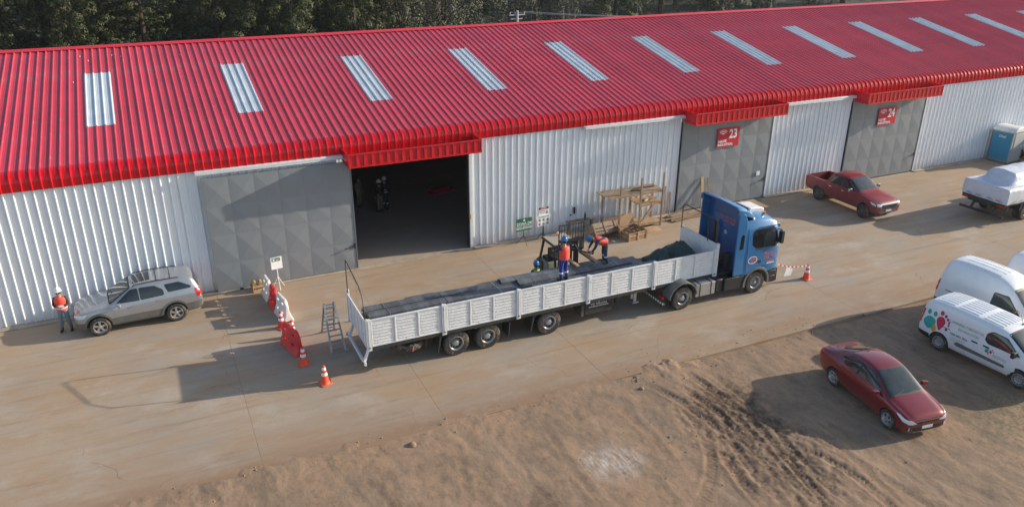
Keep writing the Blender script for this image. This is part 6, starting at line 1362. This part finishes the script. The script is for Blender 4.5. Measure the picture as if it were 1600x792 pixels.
proto('o0', broad(6, 11, 4.8, .13, 90, 90, 0, .48), 'leaf_olive_hazed', 'bark'); proto('o1', broad(7, 9, 4.2, .13, 90, 80, 0, .48), 'leaf_olive_hazed', 'bark')
ORD = ['first','second','third','fourth','fifth','sixth','seventh','eighth','ninth','tenth','eleventh']
def imx(x, y, z):
    d = V((x, y, z))-V((2.3655,-32.736,14.787)); return d.dot(rt)/d.dot(fw)
SKX = [imx(6*k+.5, 9.08, 8.0) for k in range(11)]
SEEN = {}
def place_label(kind, x, y, rows):
    u = imx(x, y, 9); k = min(range(11), key=lambda i: abs(SKX[i]-u)); d = u-SKX[k]; w = 'straight above' if abs(d) < .02 else ('just left of' if d < 0 else 'just right of') if abs(d) < .055 else ('left of' if d < 0 else 'right of')
    r = rows[0] if y < rows[1] else rows[2] if y < rows[3] else rows[4]
    return kind+' '+w+' the '+ORD[k]+' skylight from the left, in the '+r+' row'
def tree(name, key, x, y, s, label, group=None):
    if label == lab1 and y < 43 and (x*7) % 3 > .8: key = {'c0':'p0','c1':'p1','c2':'p2'}[key]
    if label == lab3 and key[0] == 'c': key = 'p'+key[1]
    if label in (lab1, lab2, lab3): label = place_label({lab1: 'dark conifer', lab2: 'grey green tree', lab3: 'dark tree'}[label], x, y, ('front',36.5,'middle',43,'back') if label == lab1 else ('front',45,'middle',55,'back') if label == lab2 else ('front',71,'middle',85,'back'))
    t = thing(name, label, 'tree', (x, y, -.3), rng.uniform(0,6.28), group); tk, cr = PR[key]
    link('trunk', tk, t); link('crown', cr, t); t.scale = (s, s, s*rng.uniform(.93,1.07)); return t
rng = random.Random(11); lab1, lab2, lab3 = '1', '2', '3'
GL = 'dark conifers behind the red roof'; lab1 = '1'
for k, (x, y, s, key) in enumerate(((-15.5,35,.8,'c2'),(-10.5,33,.72,'c1'),(-6,35,.8,'c0'),(-1.5,33,.7,'c1'),(3,34,.78,'c2'),(11,34,.74,'c1'),(14,33,.7,'c0'),(19,34,.75,'c2'),(22,36,.85,'c1'),(-13,37,1.0,'c0'),(-8,34,.95,'c1'),(-3.5,38,1.05,'c2'),(.5,35,.88,'c0'),(5,40,1.05,'c1'),(8.5,35,.82,'c2'),(12,38,.98,'c0'),(16,36,.85,'c1'),(19.5,40,1.05,'c2'),(-18,42,1.1,'c1'),(-10,44,1.15,'c2'),(-4,46,1.2,'c0'),(3,47,1.15,'c1'),(10,46,1.2,'c2'),(16,47,1.15,'c0'),(22,46,1.1,'c1'),(-24,40,1.1,'c0'),(-20,52,1.3,'c1'),(-12,54,1.3,'c0'),(-2,55,1.35,'c2'),(7,56,1.3,'c1'),(15,55,1.35,'c0'))):
    tree('conifer', key, x, y, s, lab1, GL)
GM = 'grey green trees behind the middle of the roof'; lab2 = '2'
for k, (x, y, s, key) in enumerate(((24.5,38,.95,'g0'),(29,40,1.05,'g1'),(27,48,1.2,'g0'),(33,50,1.1,'g1'),(23,54,1.3,'g1'),(31,58,1.35,'g0'))): tree('leafy_tree', key, x, y, s, lab2, GM)
tree('leafy_tree', 'o0', 46, 78, 1.35, 'large pale olive tree standing alone in the hazy gap left of the power pole')
tree('leafy_tree', 'o1', 42, 74, .9, 'small pale olive tree left of the large olive tree by the pole')
tree('leafy_tree', 'o0', 40.5, 92, 1.5, 'pale hazy olive tree right of the grey green trees, behind a low thicket')
tree('leafy_tree', 'o1', 37, 70, .75, 'low pale shrub tree just above the roof ridge in the gap')
GR = 'dark trees behind the right part of the roof'; lab3 = '3'
for k, (x, y, s, key) in enumerate(((50,62,1.0,'g1'),(56,66,1.1,'g0'),(62,62,1.0,'c1'),(60,74,1.15,'g1'),(68,66,1.05,'g0'),(75,70,1.1,'g1'),(82,66,1.1,'c0'),(72,80,1.2,'g0'),(64,82,1.2,'c2'),(52,80,1.2,'c1'),(90,76,1.2,'g1'),(98,72,1.15,'g0'),(84,86,1.3,'c1'),(106,84,1.3,'g1'),(94,92,1.4,'c2'),(116,80,1.3,'g0'),(57,95,1.4,'c0'),(48,105,1.5,'c1'),(70,100,1.5,'g1'),(80,108,1.5,'c0'))): tree('leafy_tree' if key[0] == 'g' else 'conifer', key, x, y, s, lab3, GR)
lab4 = 'far dark tree filling the background above the roof ridge'; GF = 'far background trees'
for k in range(30):
    x = 95+k*4.2+rng.uniform(-2,2); y = 96+rng.uniform(-14,30); tree('conifer' if k % 3 else 'leafy_tree', ('c0','g1','c1','g0','c2')[k % 5], x, y, rng.uniform(1.2,1.7), lab4, GF)
for k in range(46):
    x = -60+k*5.6+rng.uniform(-2,2); y = 112+rng.uniform(-8,8)+.25*abs(x-20); tree('conifer' if k % 3 else 'leafy_tree', ('c0','c1','g0','c2','g1')[k % 5], x, y, rng.uniform(1.3,1.8), lab4, GF)
# far wood closing the horizon
m = MB(); g = random.Random(21)
for k in range(26000):
    a = R(g.uniform(-62, 78)); d = g.uniform(170, 330); p = V((d*sin(a), d*cos(a), g.uniform(0, 1)**.7*(15+3*sin(a*23)+2*sin(a*51)))); leaf(m, p, V((g.gauss(0,1), -1, g.gauss(0,1)+.6)).normalized(), 1.1, g)
struct(tag(m.build('far_wood', 'leaf_conifer'), 'far wood closing the view behind the nearer trees', 'wood'), 'stuff')
# undergrowth strip behind the building
# power pole with wires
t = thing('power_pole', 'pale concrete power pole with crossarm and wires beyond the ridge of the roof', 'pole', (33.1,32,0))
b = MB(); b.cyl((0,0,0),(0,0,7.15),.16,.11,12); b.build('shaft', 'pole_concrete', t)
b = MB(); b.bx(-.75,.75,-.05,.05,6.75,6.85); b.bx(-.60,.5,-.05,.05,6.42,6.5); b.build('crossarm', 'pole_concrete', t)
for x in (-.68,-.2,.68): b = MB(); b.lathe([(.03,6.85),(.06,6.92),(.05,7.02),(.02,7.06)], 10, 0, (x,0,0)); b.build('insulator', 'pole_concrete', t)
for x in (-.68,-.2,.68): b = MB(); b.tube([(x+(s*40), s*2., 7.05-6*s*(1-s)*.5-s*1.2) for s in [k/12 for k in range(13)]], .012, 4); b.build('wire', 'galv', t)
# ================================================================== HAZE
hm = bpy.data.materials.new('haze'); hm.use_nodes = True; t = hm.node_tree; t.nodes.clear(); o_ = N(t, 'OutputMaterial'); vp = N(t, 'VolumePrincipled')
vp.inputs['Color'].default_value = (.80, .86, .95, 1); vp.inputs['Density'].default_value = .0002; vp.inputs['Anisotropy'].default_value = .2
t.links.new(vp.outputs[0], o_.inputs['Volume']); MC['haze'] = hm
b = MB(); b.bx(-3100, 3100, -3100, 3100, -1.4, 46); struct(b.build('haze', 'haze'), 'stuff')
